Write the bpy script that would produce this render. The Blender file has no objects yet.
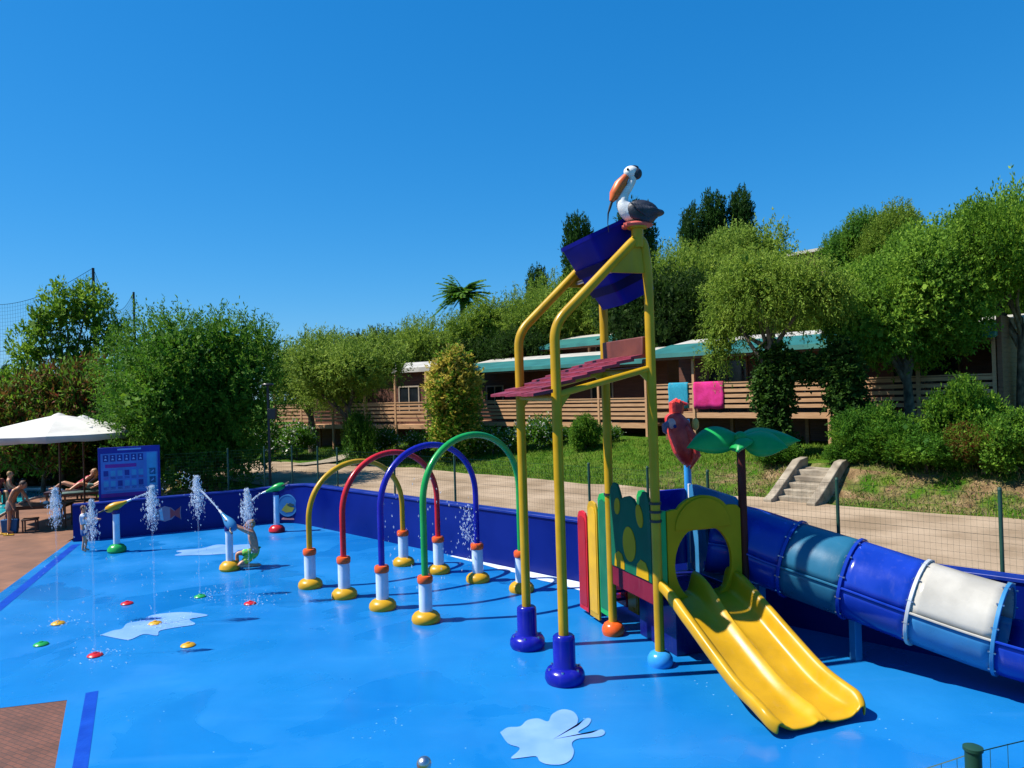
import bpy, math, random
import numpy as np
from mathutils import Vector, Matrix, Euler
R_ = math.radians
random.seed(5)
C = bpy.context.scene.collection
scene = bpy.context.scene

# ------------------------------------------------------------------ camera
HC, FPX, PITCH, ROLL = 3.9, 742.08, .0096, -.0297
cp, sp = math.cos(PITCH), math.sin(PITCH)
cF = Vector((0, cp, sp)); cU0 = Vector((0, -sp, cp)); cR0 = Vector((1, 0, 0))
cc, cs = math.cos(ROLL), math.sin(ROLL)
cR = cR0*cc + cU0*cs; cU = -cR0*cs + cU0*cc
cO = Vector((0, 0, HC))
cam = bpy.data.objects.new('camera', bpy.data.cameras.new('camera')); C.objects.link(cam)
cam.matrix_world = Matrix(((cR.x, cU.x, -cF.x, 0), (cR.y, cU.y, -cF.y, 0), (cR.z, cU.z, -cF.z, HC), (0, 0, 0, 1)))
cam.data.sensor_width = 36; cam.data.lens = 36*FPX/1024
cam.data.clip_start = .1; cam.data.clip_end = 3000
scene.camera = cam

def ray(x, y): return cF + cR*((x-512)/FPX) + cU*((384-y)/FPX)
def g(x, y, z=0.):
    d = ray(x, y); return cO + d*((z-HC)/d.z)
def at(x, y, Y):
    d = ray(x, y); return cO + d*(Y/d.y)

# ------------------------------------------------------------------ helpers
class MB:
    def __init__(s): s.v = []; s.f = []; s.m = []
    def add(s, vs, fs, M=None, mi=0):
        o = len(s.v)
        s.v += [tuple(M @ Vector(p)) if M is not None else tuple(p) for p in vs]
        s.f += [tuple(o+i for i in f) for f in fs]; s.m += [mi]*len(fs)
        return s
    def box(s, c, d, M=None, rz=0, mi=0):
        x, y, z = d[0]/2, d[1]/2, d[2]/2
        L = Matrix.Translation(c) @ Matrix.Rotation(rz, 4, 'Z')
        if M is not None: L = M @ L
        return s.add([(-x,-y,-z),(x,-y,-z),(x,y,-z),(-x,y,-z),(-x,-y,z),(x,-y,z),(x,y,z),(-x,y,z)],
                     [(0,3,2,1),(4,5,6,7),(0,1,5,4),(1,2,6,5),(2,3,7,6),(3,0,4,7)], L, mi)
    def tube(s, pts, r, n=12, caps=True, closed=False, mi=0, sy=1.):
        pts = [Vector(p) for p in pts]; k = len(pts)
        rr = r if isinstance(r, (list, tuple)) else [r]*k
        T = []
        for i in range(k):
            if closed: t = pts[(i+1) % k]-pts[i-1]
            else: t = pts[min(i+1, k-1)]-pts[max(i-1, 0)]
            T.append(t.normalized())
        a = Vector((0, 0, 1)) if abs(T[0].z) < .9 else Vector((1, 0, 0))
        N = (a - T[0]*a.dot(T[0])).normalized()
        vs = []
        for i in range(k):
            N = (N - T[i]*N.dot(T[i])).normalized(); B = T[i].cross(N)
            for j in range(n):
                q = 2*math.pi*j/n
                vs.append(pts[i] + N*(rr[i]*math.cos(q)) + B*(rr[i]*sy*math.sin(q)))
        fs = []
        for i in range(k if closed else k-1):
            i2 = (i+1) % k
            for j in range(n):
                fs.append((i*n+j, i*n+(j+1) % n, i2*n+(j+1) % n, i2*n+j))
        if caps and not closed:
            fs.append(tuple(range(n))[::-1]); fs.append(tuple((k-1)*n+j for j in range(n)))
        return s.add(vs, fs, None, mi)
    def lathe(s, prof, n=24, M=None, mi=0):
        vs = []; fs = []
        for (r, z) in prof:
            for j in range(n):
                q = 2*math.pi*j/n; vs.append((r*math.cos(q), r*math.sin(q), z))
        for i in range(len(prof)-1):
            for j in range(n): fs.append((i*n+j, i*n+(j+1) % n, (i+1)*n+(j+1) % n, (i+1)*n+j))
        fs.append(tuple(range(n))[::-1]); fs.append(tuple((len(prof)-1)*n+j for j in range(n)))
        return s.add(vs, fs, M, mi)
    def prism(s, out, t0, t1, fn, mi=0):
        k = len(out)
        vs = [fn(a, b, t0) for a, b in out]+[fn(a, b, t1) for a, b in out]
        fs = [tuple(range(k))[::-1], tuple(range(k, 2*k))]+[(i, (i+1) % k, k+(i+1) % k, k+i) for i in range(k)]
        return s.add(vs, fs, None, mi)
    def ring(s, out, inn, t0, t1, fn, mi=0):
        k = len(out); vs = []
        for t in (t0, t1):
            vs += [fn(a, b, t) for a, b in out]+[fn(a, b, t) for a, b in inn]
        fs = []
        for i in range(k):
            j = (i+1) % k
            fs += [(i, k+i, k+j, j), (2*k+i, 2*k+j, 3*k+j, 3*k+i), (i, j, 2*k+j, 2*k+i), (k+i, 3*k+i, 3*k+j, k+j)]
        return s.add(vs, fs, None, mi)
    def ell(s, c, r, n=16, m=10, M=None, mi=0, jit=0.):
        vs = [(0, 0, -1)]
        for i in range(1, m):
            p = -math.pi/2+math.pi*i/m
            for j in range(n):
                q = 2*math.pi*j/n; w = 1+random.uniform(-jit, jit)
                vs.append((math.cos(p)*math.cos(q)*w, math.cos(p)*math.sin(q)*w, math.sin(p)*w))
        vs.append((0, 0, 1)); fs = []
        for j in range(n): fs.append((0, 1+(j+1) % n, 1+j))
        for i in range(m-2):
            for j in range(n): fs.append((1+i*n+j, 1+i*n+(j+1) % n, 1+(i+1)*n+(j+1) % n, 1+(i+1)*n+j))
        t = len(vs)-1
        for j in range(n): fs.append((1+(m-2)*n+j, 1+(m-2)*n+(j+1) % n, t))
        L = Matrix.Translation(c) @ (M if M is not None else Matrix.Identity(4)) @ Matrix.Diagonal((*r, 1))
        return s.add(vs, fs, L, mi)
    def grid(s, rows, mi=0):
        k = len(rows); n = len(rows[0])
        return s.add([p for r in rows for p in r], [(i*n+j, i*n+j+1, (i+1)*n+j+1, (i+1)*n+j) for i in range(k-1) for j in range(n-1)], None, mi)
    def mesh(s, name, mats, ang=38, bev=0):
        me = bpy.data.meshes.new(name); me.from_pydata(s.v, [], s.f)
        for m in (mats if isinstance(mats, (list, tuple)) else [mats]): me.materials.append(m)
        me.polygons.foreach_set('material_index', s.m)
        me.polygons.foreach_set('use_smooth', [True]*len(s.f))
        me.update(); me.set_sharp_from_angle(angle=R_(ang)); return me
    def build(s, name, mats, parent=None, ang=38, bev=0, solid=0):
        o = bpy.data.objects.new(name, s.mesh(name, mats, ang)); C.objects.link(o)
        if parent is not None: o.parent = parent
        if solid:
            m = o.modifiers.new('thickness', 'SOLIDIFY'); m.thickness = solid; m.offset = 0
        if bev:
            m = o.modifiers.new('bevel', 'BEVEL'); m.width = bev; m.segments = 2; m.limit_method = 'ANGLE'; m.angle_limit = R_(40)
        return o

def tag(o, label=None, cat=None, group=None, kind=None):
    if label: o['label'] = label
    if cat: o['category'] = cat
    if group: o['group'] = group
    if kind: o['kind'] = kind
    return o
def thing(name, label, cat, loc=(0, 0, 0), rz=0, group=None):
    o = bpy.data.objects.new(name, None); C.objects.link(o)
    o.location = loc; o.rotation_euler = (0, 0, rz); o.empty_display_size = .2
    return tag(o, label, cat, group)
def struct(o): o['kind'] = 'structure'; return o
def inst(name, me, parent=None):
    o = bpy.data.objects.new(name, me); C.objects.link(o)
    if parent is not None: o.parent = parent
    return o
def copy_tree(o, parent=None):
    c = o.copy(); C.objects.link(c)
    if parent is not None: c.parent = parent
    for ch in list(o.children): copy_tree(ch, c)
    return c
def fillet(pts, rad, k=8):
    pts = [Vector(p) for p in pts]; out = [pts[0]]
    for i in range(1, len(pts)-1):
        a, b, c = pts[i-1], pts[i], pts[i+1]
        ra = min(rad[i-1] if isinstance(rad, list) else rad, (a-b).length*.49, (c-b).length*.49)
        p0 = b+(a-b).normalized()*ra; p1 = b+(c-b).normalized()*ra
        for j in range(k+1):
            t = j/k; out.append(p0*(1-t)**2+b*2*t*(1-t)+p1*t*t)
    out.append(pts[-1]); return out
def catmull(pts, k=8):
    pts = [Vector(p) for p in pts]; P = [pts[0]*2-pts[1]]+pts+[pts[-1]*2-pts[-2]]; out = []
    for i in range(1, len(P)-2):
        for j in range(k):
            t = j/k; a, b, c, d = P[i-1:i+3]
            out.append((b*2+(c-a)*t+(a*2-b*5+c*4-d)*t*t+(b*3-a-c*3+d)*t**3)*.5)
    out.append(pts[-1]); return out
def sstep(a, b, x):
    t = min(1, max(0, (x-a)/(b-a))); return t*t*(3-2*t)

# ------------------------------------------------------------------ materials
def newmat(name):
    m = bpy.data.materials.new(name); m.use_nodes = True
    nt = m.node_tree; b = nt.nodes['Principled BSDF']; return m, nt, b
def mottled(name, c1, c2, scale=3., rough=.5, bump=0., bscale=40., spec=.5, rvar=.0, metal=0., detail=6, coat=0., lo=.35, hi=.65, bdist=.02):
    m, nt, b = newmat(name); N = nt.nodes; L = nt.links
    tc = N.new('ShaderNodeTexCoord')
    nz = N.new('ShaderNodeTexNoise'); nz.inputs['Scale'].default_value = scale; nz.inputs['Detail'].default_value = detail
    L.new(tc.outputs['Object'], nz.inputs['Vector'])
    cr = N.new('ShaderNodeValToRGB'); cr.color_ramp.elements[0].position = lo; cr.color_ramp.elements[1].position = hi
    cr.color_ramp.elements[0].color = (*c1, 1); cr.color_ramp.elements[1].color = (*c2, 1)
    L.new(nz.outputs['Fac'], cr.inputs['Fac']); L.new(cr.outputs['Color'], b.inputs['Base Color'])
    b.inputs['Roughness'].default_value = rough; b.inputs['Metallic'].default_value = metal
    b.inputs['Specular IOR Level'].default_value = spec; b.inputs['Coat Weight'].default_value = coat
    if rvar:
        mr = N.new('ShaderNodeMapRange'); mr.inputs['To Min'].default_value = max(.03, rough-rvar); mr.inputs['To Max'].default_value = rough+rvar
        mr.inputs['From Min'].default_value = .3; mr.inputs['From Max'].default_value = .7
        L.new(nz.outputs['Fac'], mr.inputs['Value']); L.new(mr.outputs['Result'], b.inputs['Roughness'])
    if bump:
        n2 = N.new('ShaderNodeTexNoise'); n2.inputs['Scale'].default_value = bscale; n2.inputs['Detail'].default_value = 5
        L.new(tc.outputs['Object'], n2.inputs['Vector'])
        bp = N.new('ShaderNodeBump'); bp.inputs['Strength'].default_value = bump; bp.inputs['Distance'].default_value = bdist
        L.new(n2.outputs['Fac'], bp.inputs['Height']); L.new(bp.outputs['Normal'], b.inputs['Normal'])
    return m
def plastic(name, c, rough=.28, spec=.35):
    d = tuple(x*.82 for x in c); e = tuple(min(1, x*1.08+.003) for x in c)
    m = mottled(name, d, e, 2.2, rough, .06, 25., spec, .1, bdist=.01)
    nt = m.node_tree; N = nt.nodes; L = nt.links; b = N['Principled BSDF']; tc = [n for n in N if n.type == 'TEX_COORD'][0]
    mp = N.new('ShaderNodeMapping'); mp.inputs['Scale'].default_value = (9, 9, 1.1); L.new(tc.outputs['Object'], mp.inputs['Vector'])
    nz = N.new('ShaderNodeTexNoise'); nz.inputs['Scale'].default_value = 1.7; nz.inputs['Detail'].default_value = 7; L.new(mp.outputs['Vector'], nz.inputs['Vector'])
    mr = N.new('ShaderNodeMapRange'); mr.inputs['From Min'].default_value = .56; mr.inputs['From Max'].default_value = .76; mr.inputs['To Max'].default_value = .16
    L.new(nz.outputs['Fac'], mr.inputs['Value'])
    mx = N.new('ShaderNodeMix'); mx.data_type = 'RGBA'; mx.inputs['B'].default_value = (*[x*.55+.10 for x in c], 1)
    src = b.inputs['Base Color'].links[0].from_socket
    L.new(mr.outputs['Result'], mx.inputs['Factor']); L.new(src, mx.inputs['A']); L.new(mx.outputs['Result'], b.inputs['Base Color'])
    return m
M = {}
M['yellow'] = plastic('yellow_paint', (.46, .265, .005), .36, .3)
M['slide_yellow'] = plastic('yellow_fibreglass', (.50, .275, .003), .36, .35)
M['red'] = plastic('red_paint', (.50, .012, .018))
M['blue'] = plastic('blue_paint', (.007, .009, .30), .25)
M['royal'] = plastic('royal_blue_fibreglass', (.006, .035, .34), .22)
M['navy'] = plastic('dark_blue_plastic', (.005, .008, .13), .3)
M['green'] = plastic('green_paint', (.012, .30, .06))
M['orange'] = plastic('orange_red_plastic', (.75, .10, .012))
M['base_yellow'] = plastic('yellow_plastic', (.56, .30, .006), .38)
M['white'] = plastic('white_plastic', (.74, .74, .72), .3)
M['cream'] = plastic('cream_fibreglass', (.43, .405, .35), .28)
M['bucket'] = mottled('royal_blue_bucket', (.003, .004, .20), (.004, .006, .25), 2, .5, .05, 20, .12)
M['bucket_band'] = mottled('dark_bucket_band', (.002, .002, .05), (.003, .003, .07), 2, .5, .05, 20, .1)
M['panel_yellow'] = mottled('matte_yellow_panel', (.42, .235, .003), (.50, .29, .005), 2, .6, .06, 25, .12)
M['lblue'] = plastic('light_blue_fibreglass', (.035, .19, .40), .28)
M['shaded_lblue'] = plastic('shaded_pale_blue_fibreglass', (.016, .115, .20), .32)  # paler blue section, its shade painted into a duller colour
M['cyan'] = plastic('cyan_blue_plastic', (.03, .28, .70), .3)
M['sleeve'] = plastic('pale_blue_white_plastic', (.55, .66, .80), .3)
M['teal'] = plastic('teal_plastic', (.005, .10, .05), .6, .1)
M['maroon'] = plastic('maroon_plastic', (.15, .008, .026), .55, .12)
M['roof_red'] = mottled('weathered_red_roof', (.13, .008, .020), (.21, .016, .040), 5, .55, .2, 30)
M['palm_green'] = plastic('green_leaf_fibreglass', (.006, .30, .06), .42)
M['palm_brown'] = plastic('brown_trunk_paint', (.085, .014, .010), .6, .12)
M['black'] = plastic('black_metal', (.02, .02, .022), .4)
M['green_wire'] = plastic('dark_green_coated_wire', (.012, .055, .035), .5)
M['chrome'] = mottled('brushed_steel', (.45, .46, .48), (.6, .6, .62), 8, .3, .05, 60, metal=1.)
M['feather_white'] = mottled('white_feather_paint', (.6, .6, .6), (.82, .82, .8), 6, .5, .3, 18)
M['feather_dark'] = mottled('dark_feather_paint', (.006, .010, .02), (.022, .028, .045), 8, .5, .4, 18)
M['parrot_red'] = mottled('red_feather_paint', (.46, .010, .014), (.74, .06, .04), 7, .45, .5, 16)
M['pink'] = mottled('pale_pink_paint', (.62, .3, .3), (.72, .42, .4), 9, .5)
M['umbrella'] = mottled('white_canvas', (.47, .455, .42), (.57, .555, .51), 2, .85, .2, 90)
M['wood_dark'] = mottled('dark_varnished_wood', (.045, .016, .008), (.10, .036, .016), 6, .5, .3, 30)
M['skin'] = mottled('skin', (.42, .20, .12), (.52, .27, .17), 6, .5)
M['skin_tan'] = mottled('tanned_skin', (.36, .15, .075), (.46, .21, .11), 6, .45)
M['hair'] = mottled('brown_hair', (.03, .014, .008), (.07, .03, .015), 30, .6, .5, 80)
M['hair_blond'] = mottled('fair_hair', (.25, .13, .05), (.36, .2, .08), 30, .6, .5, 80)
M['concrete'] = mottled('weathered_concrete', (.17, .135, .095), (.34, .285, .21), 3, .9, .4, 25)
M['roof_white'] = mottled('pale_roof_sheet', (.36, .34, .29), (.50, .47, .41), 1.5, .6)
M['trunk'] = mottled('grey_brown_bark', (.05, .035, .022), (.16, .12, .08), 5, .95, .8, 14)
M['terracotta'] = mottled('terracotta', (.3, .12, .06), (.4, .17, .09), 4, .8)
def simple(name, c, rough=.6): return plastic(name, c, rough)

# planks: wood with horizontal board lines
def wood(name, c1, c2, board=.0, rough=.65):
    m, nt, b = newmat(name); N = nt.nodes; L = nt.links
    tc = N.new('ShaderNodeTexCoord'); mp = N.new('ShaderNodeMapping'); mp.inputs['Scale'].default_value = (1.2, 1.2, 26)
    L.new(tc.outputs['Object'], mp.inputs['Vector'])
    nz = N.new('ShaderNodeTexNoise'); nz.inputs['Scale'].default_value = 1.6; nz.inputs['Detail'].default_value = 7
    L.new(mp.outputs['Vector'], nz.inputs['Vector'])
    cr = N.new('ShaderNodeValToRGB'); cr.color_ramp.elements[0].position = .3; cr.color_ramp.elements[1].position = .7
    cr.color_ramp.elements[0].color = (*c1, 1); cr.color_ramp.elements[1].color = (*c2, 1)
    L.new(nz.outputs['Fac'], cr.inputs['Fac']); out = cr.outputs['Color']
    if board:
        sx = N.new('ShaderNodeSeparateXYZ'); L.new(tc.outputs['Object'], sx.inputs['Vector'])
        mm = N.new('ShaderNodeMath'); mm.operation = 'MODULO'; mm.inputs[1].default_value = board; L.new(sx.outputs['Z'], mm.inputs[0])
        lt = N.new('ShaderNodeMath'); lt.operation = 'LESS_THAN'; lt.inputs[1].default_value = .012; L.new(mm.outputs[0], lt.inputs[0])
        bp = N.new('ShaderNodeBump'); bp.invert = True; bp.inputs['Distance'].default_value = .03; L.new(lt.outputs[0], bp.inputs['Height']); L.new(bp.outputs['Normal'], b.inputs['Normal'])
    L.new(out, b.inputs['Base Color']); b.inputs['Roughness'].default_value = rough
    return m
M['plank'] = wood('tan_brown_plank', (.32, .165, .075), (.54, .31, .165))  # one even tan for deck boards, rails and posts
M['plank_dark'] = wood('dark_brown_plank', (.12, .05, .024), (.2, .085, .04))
M['cladding'] = wood('reddish_brown_cladding', (.075, .024, .012), (.125, .042, .02), .14)
M['cladding_light'] = wood('brown_cladding', (.13, .055, .026), (.2, .09, .045), .14)
M['awning'] = mottled('turquoise_awning', (.012, .105, .095), (.022, .155, .135), 1.2, .5, .1, 30)
M['frame'] = mottled('cream_window_frame', (.30, .24, .17), (.40, .33, .25), 4, .6)
M['glass'] = simple('dark_window_glass', (.012, .016, .02), .06)

# pool floor
def pool_floor_mat():
    m, nt, b = newmat('wet_blue_pool_coating'); N = nt.nodes; L = nt.links
    tc = N.new('ShaderNodeTexCoord')
    n1 = N.new('ShaderNodeTexNoise'); n1.inputs['Scale'].default_value = .35; n1.inputs['Detail'].default_value = 5; n1.inputs['Roughness'].default_value = .6
    L.new(tc.outputs['Object'], n1.inputs['Vector'])
    cr = N.new('ShaderNodeValToRGB'); e = cr.color_ramp.elements
    e[0].position = .3; e[0].color = (.003, .130, .39, 1); e[1].position = .72; e[1].color = (.012, .178, .46, 1)
    L.new(n1.outputs['Fac'], cr.inputs['Fac'])
    # fine droplets
    vo = N.new('ShaderNodeTexVoronoi'); vo.inputs['Scale'].default_value = 9.; L.new(tc.outputs['Object'], vo.inputs['Vector'])
    lt = N.new('ShaderNodeMath'); lt.operation = 'LESS_THAN'; lt.inputs[1].default_value = .085; L.new(vo.outputs['Distance'], lt.inputs[0])
    n3 = N.new('ShaderNodeTexNoise'); n3.inputs['Scale'].default_value = .9; L.new(tc.outputs['Object'], n3.inputs['Vector'])
    gt = N.new('ShaderNodeMath'); gt.operation = 'GREATER_THAN'; gt.inputs[1].default_value = .56; L.new(n3.outputs['Fac'], gt.inputs[0])
    mu = N.new('ShaderNodeMath'); mu.operation = 'MULTIPLY'; L.new(lt.outputs[0], mu.inputs[0]); L.new(gt.outputs[0], mu.inputs[1])
    ms = N.new('ShaderNodeMath'); ms.operation = 'MULTIPLY'; ms.inputs[1].default_value = .5; L.new(mu.outputs[0], ms.inputs[0])
    mx = N.new('ShaderNodeMix'); mx.data_type = 'RGBA'; mx.inputs['B'].default_value = (.35, .6, .9, 1)
    L.new(ms.outputs[0], mx.inputs['Factor']); L.new(cr.outputs['Color'], mx.inputs['A'])
    L.new(mx.outputs['Result'], b.inputs['Base Color'])
    n2 = N.new('ShaderNodeTexNoise'); n2.inputs['Scale'].default_value = .8; n2.inputs['Detail'].default_value = 6; L.new(tc.outputs['Object'], n2.inputs['Vector'])
    mr = N.new('ShaderNodeMapRange'); mr.inputs['From Min'].default_value = .35; mr.inputs['From Max'].default_value = .65
    mr.inputs['To Min'].default_value = .24; mr.inputs['To Max'].default_value = .5
    L.new(n2.outputs['Fac'], mr.inputs['Value']); L.new(mr.outputs['Result'], b.inputs['Roughness'])
    n4 = N.new('ShaderNodeTexNoise'); n4.inputs['Scale'].default_value = 7; n4.inputs['Detail'].default_value = 4; L.new(tc.outputs['Object'], n4.inputs['Vector'])
    bp = N.new('ShaderNodeBump'); bp.inputs['Strength'].default_value = .12; bp.inputs['Distance'].default_value = .02
    L.new(n4.outputs['Fac'], bp.inputs['Height']); L.new(bp.outputs['Normal'], b.inputs['Normal'])
    b.inputs['Specular IOR Level'].default_value = .28
    # shallow puddles: smoother, a touch darker, with uneven edges
    n7 = N.new('ShaderNodeTexNoise'); n7.inputs['Scale'].default_value = .42; n7.inputs['Detail'].default_value = 9; n7.inputs['Distortion'].default_value = .6; L.new(tc.outputs['Object'], n7.inputs['Vector'])
    m7 = N.new('ShaderNodeMapRange'); m7.inputs['From Min'].default_value = .54; m7.inputs['From Max'].default_value = .57; L.new(n7.outputs['Fac'], m7.inputs['Value'])
    r7 = N.new('ShaderNodeMix'); r7.data_type = 'FLOAT'; r7.inputs['B'].default_value = .18; L.new(m7.outputs['Result'], r7.inputs['Factor']); L.new(mr.outputs['Result'], r7.inputs['A']); L.new(r7.outputs['Result'], b.inputs['Roughness'])
    c7 = N.new('ShaderNodeMix'); c7.data_type = 'RGBA'; c7.blend_type = 'MULTIPLY'; c7.inputs['B'].default_value = (.8, .93, .97, 1); L.new(m7.outputs['Result'], c7.inputs['Factor']); L.new(mx.outputs['Result'], c7.inputs['A'])
    # scuffed, worn streaks
    mp8 = N.new('ShaderNodeMapping'); mp8.inputs['Scale'].default_value = (.35, 2.6, 1); mp8.inputs['Rotation'].default_value = (0, 0, .5); L.new(tc.outputs['Object'], mp8.inputs['Vector'])
    n8 = N.new('ShaderNodeTexNoise'); n8.inputs['Scale'].default_value = 1.1; n8.inputs['Detail'].default_value = 8; L.new(mp8.outputs['Vector'], n8.inputs['Vector'])
    m8 = N.new('ShaderNodeMapRange'); m8.inputs['From Min'].default_value = .58; m8.inputs['From Max'].default_value = .75; m8.inputs['To Max'].default_value = .13; L.new(n8.outputs['Fac'], m8.inputs['Value'])
    c8 = N.new('ShaderNodeMix'); c8.data_type = 'RGBA'; c8.inputs['B'].default_value = (.06, .26, .60, 1); L.new(m8.outputs['Result'], c8.inputs['Factor']); L.new(c7.outputs['Result'], c8.inputs['A']); L.new(c8.outputs['Result'], b.inputs['Base Color'])
    return m
M['pool'] = pool_floor_mat()
M['splat'] = mottled('pale_blue_paint', (.13, .275, .62), (.19, .34, .70), 2., .4, .1, 9., .25)
M['gutter'] = mottled('dark_blue_drain', (.003, .04, .32), (.005, .06, .40), 3, .4, .2, 20, .2)
M['poolwall'] = mottled('blue_wall_paint', (.001, .007, .12), (.002, .013, .17), .7, .36, .08, 6, .18, .1)
M['strip'] = mottled('white_curb_strip', (.55, .66, .8), (.8, .84, .9), 2, .3)  # narrow white curb along the wall base, drawn as a flat strip

def brick_mat(name, c1, c2, mortar, scale, rough=.85, off=.5, bw=.5, rh=.25, ms=.018, rot=0.):
    m, nt, b = newmat(name); N = nt.nodes; L = nt.links
    tc = N.new('ShaderNodeTexCoord'); mp = N.new('ShaderNodeMapping'); mp.inputs['Rotation'].default_value = (0, 0, rot)
    L.new(tc.outputs['Object'], mp.inputs['Vector'])
    br = N.new('ShaderNodeTexBrick'); br.offset = off
    br.inputs['Scale'].default_value = scale; br.inputs['Color1'].default_value = (*c1, 1); br.inputs['Color2'].default_value = (*c2, 1)
    br.inputs['Mortar'].default_value = (*mortar, 1); br.inputs['Mortar Size'].default_value = ms
    br.inputs['Brick Width'].default_value = bw; br.inputs['Row Height'].default_value = rh
    L.new(mp.outputs['Vector'], br.inputs['Vector'])
    nz = N.new('ShaderNodeTexNoise'); nz.inputs['Scale'].default_value = 1.2; nz.inputs['Detail'].default_value = 7; L.new(tc.outputs['Object'], nz.inputs['Vector'])
    mr = N.new('ShaderNodeMapRange'); mr.inputs['From Min'].default_value = .3; mr.inputs['From Max'].default_value = .7; mr.inputs['To Min'].default_value = .7; mr.inputs['To Max'].default_value = 1.2
    L.new(nz.outputs['Fac'], mr.inputs['Value'])
    mx = N.new('ShaderNodeVectorMath'); mx.operation = 'SCALE'; L.new(br.outputs['Color'], mx.inputs[0]); L.new(mr.outputs['Result'], mx.inputs['Scale'])
    L.new(mx.outputs['Vector'], b.inputs['Base Color']); b.inputs['Roughness'].default_value = rough
    bp = N.new('ShaderNodeBump'); bp.inputs['Strength'].default_value = .5; bp.inputs['Distance'].default_value = .01; bp.invert = True
    L.new(br.outputs['Fac'], bp.inputs['Height']); L.new(bp.outputs['Normal'], b.inputs['Normal'])
    return m
M['paver'] = brick_mat('brick_pavers', (.155, .056, .034), (.105, .042, .028), (.06, .032, .026), 4., rot=.5)
M['deck'] = brick_mat('terracotta_tiles', (.205, .09, .046), (.165, .074, .04), (.13, .066, .04), 1.6, .8, bw=.5, rh=.5, off=0, ms=.01, rot=.4)

def ground_mat():
    m, nt, b = newmat('grassy_ground'); N = nt.nodes; L = nt.links
    tc = N.new('ShaderNodeTexCoord')
    def nz(s, d=8):
        n = N.new('ShaderNodeTexNoise'); n.inputs['Scale'].default_value = s; n.inputs['Detail'].default_value = d; L.new(tc.outputs['Object'], n.inputs['Vector']); return n
    def ramp(n, stops):
        r = N.new('ShaderNodeValToRGB'); e = r.color_ramp.elements
        while len(e) < len(stops): e.new(.5)
        for k, (p, c) in enumerate(stops): e[k].position = p; e[k].color = (*c, 1)
        L.new(n.outputs['Fac'], r.inputs['Fac']); return r
    a = ramp(nz(2.5), [(.3, (.026, .080, .004)), (.5, (.052, .125, .006)), (.7, (.10, .155, .014))])
    d = ramp(nz(3.5), [(.3, (.12, .075, .035)), (.55, (.24, .16, .08)), (.75, (.33, .24, .13))])
    # bare earth shows on the steep bank (slope from the normal) in noisy patches
    ge = N.new('ShaderNodeNewGeometry'); sz = N.new('ShaderNodeSeparateXYZ'); L.new(ge.outputs['True Normal'], sz.inputs['Vector'])
    mr = N.new('ShaderNodeMapRange'); mr.inputs['From Min'].default_value = .985; mr.inputs['From Max'].default_value = .88; L.new(sz.outputs['Z'], mr.inputs['Value'])
    n5 = nz(1.3); mr2 = N.new('ShaderNodeMapRange'); mr2.inputs['From Min'].default_value = .40; mr2.inputs['From Max'].default_value = .56; L.new(n5.outputs['Fac'], mr2.inputs['Value'])
    mu = N.new('ShaderNodeMath'); mu.operation = 'MULTIPLY'; L.new(mr.outputs['Result'], mu.inputs[0]); L.new(mr2.outputs['Result'], mu.inputs[1])
    mx = N.new('ShaderNodeMix'); mx.data_type = 'RGBA'; L.new(mu.outputs[0], mx.inputs['Factor']); L.new(a.outputs['Color'], mx.inputs['A']); L.new(d.outputs['Color'], mx.inputs['B'])
    L.new(mx.outputs['Result'], b.inputs['Base Color']); b.inputs['Roughness'].default_value = .95; b.inputs['Specular IOR Level'].default_value = .1
    bp = N.new('ShaderNodeBump'); bp.inputs['Strength'].default_value = 1.; bp.inputs['Distance'].default_value = .12
    n6 = nz(14, 6); L.new(n6.outputs['Fac'], bp.inputs['Height']); L.new(bp.outputs['Normal'], b.inputs['Normal'])
    return m
M['ground'] = ground_mat()
M['road'] = mottled('beige_gravel', (.23, .165, .105), (.36, .27, .185), .8, .95, .5, 18, .1, detail=12)

def leafmat(name, c1, c2, c3, trans=.42, rough=.5):
    m, nt, b = newmat(name); N = nt.nodes; L = nt.links
    ge = N.new('ShaderNodeNewGeometry'); tc = N.new('ShaderNodeTexCoord')
    nz = N.new('ShaderNodeTexNoise'); nz.inputs['Scale'].default_value = .9; nz.inputs['Detail'].default_value = 3; L.new(tc.outputs['Object'], nz.inputs['Vector'])
    ad = N.new('ShaderNodeMath'); ad.operation = 'MULTIPLY_ADD'; ad.inputs[1].default_value = .5; L.new(ge.outputs['Random Per Island'], ad.inputs[0])
    sb = N.new('ShaderNodeMapRange'); sb.inputs['From Min'].default_value = .3; sb.inputs['From Max'].default_value = .7; sb.inputs['To Max'].default_value = .5
    L.new(nz.outputs['Fac'], sb.inputs['Value']); L.new(sb.outputs['Result'], ad.inputs[2])
    cr = N.new('ShaderNodeValToRGB'); e = cr.color_ramp.elements; e.new(.5)
    for k, (p, c) in enumerate(((.1, c1), (.5, c2), (.9, c3))): e[k].position = p; e[k].color = (*c, 1)
    L.new(ad.outputs[0], cr.inputs['Fac']); L.new(cr.outputs['Color'], b.inputs['Base Color'])
    b.inputs['Roughness'].default_value = .65; b.inputs['Specular IOR Level'].default_value = .16
    tr = N.new('ShaderNodeBsdfTranslucent'); L.new(cr.outputs['Color'], tr.inputs['Color'])
    mx = N.new('ShaderNodeMixShader'); mx.inputs['Fac'].default_value = trans
    L.new(b.outputs[0], mx.inputs[1]); L.new(tr.outputs[0], mx.inputs[2]); L.new(mx.outputs[0], N['Material Output'].inputs['Surface'])
    return m
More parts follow.
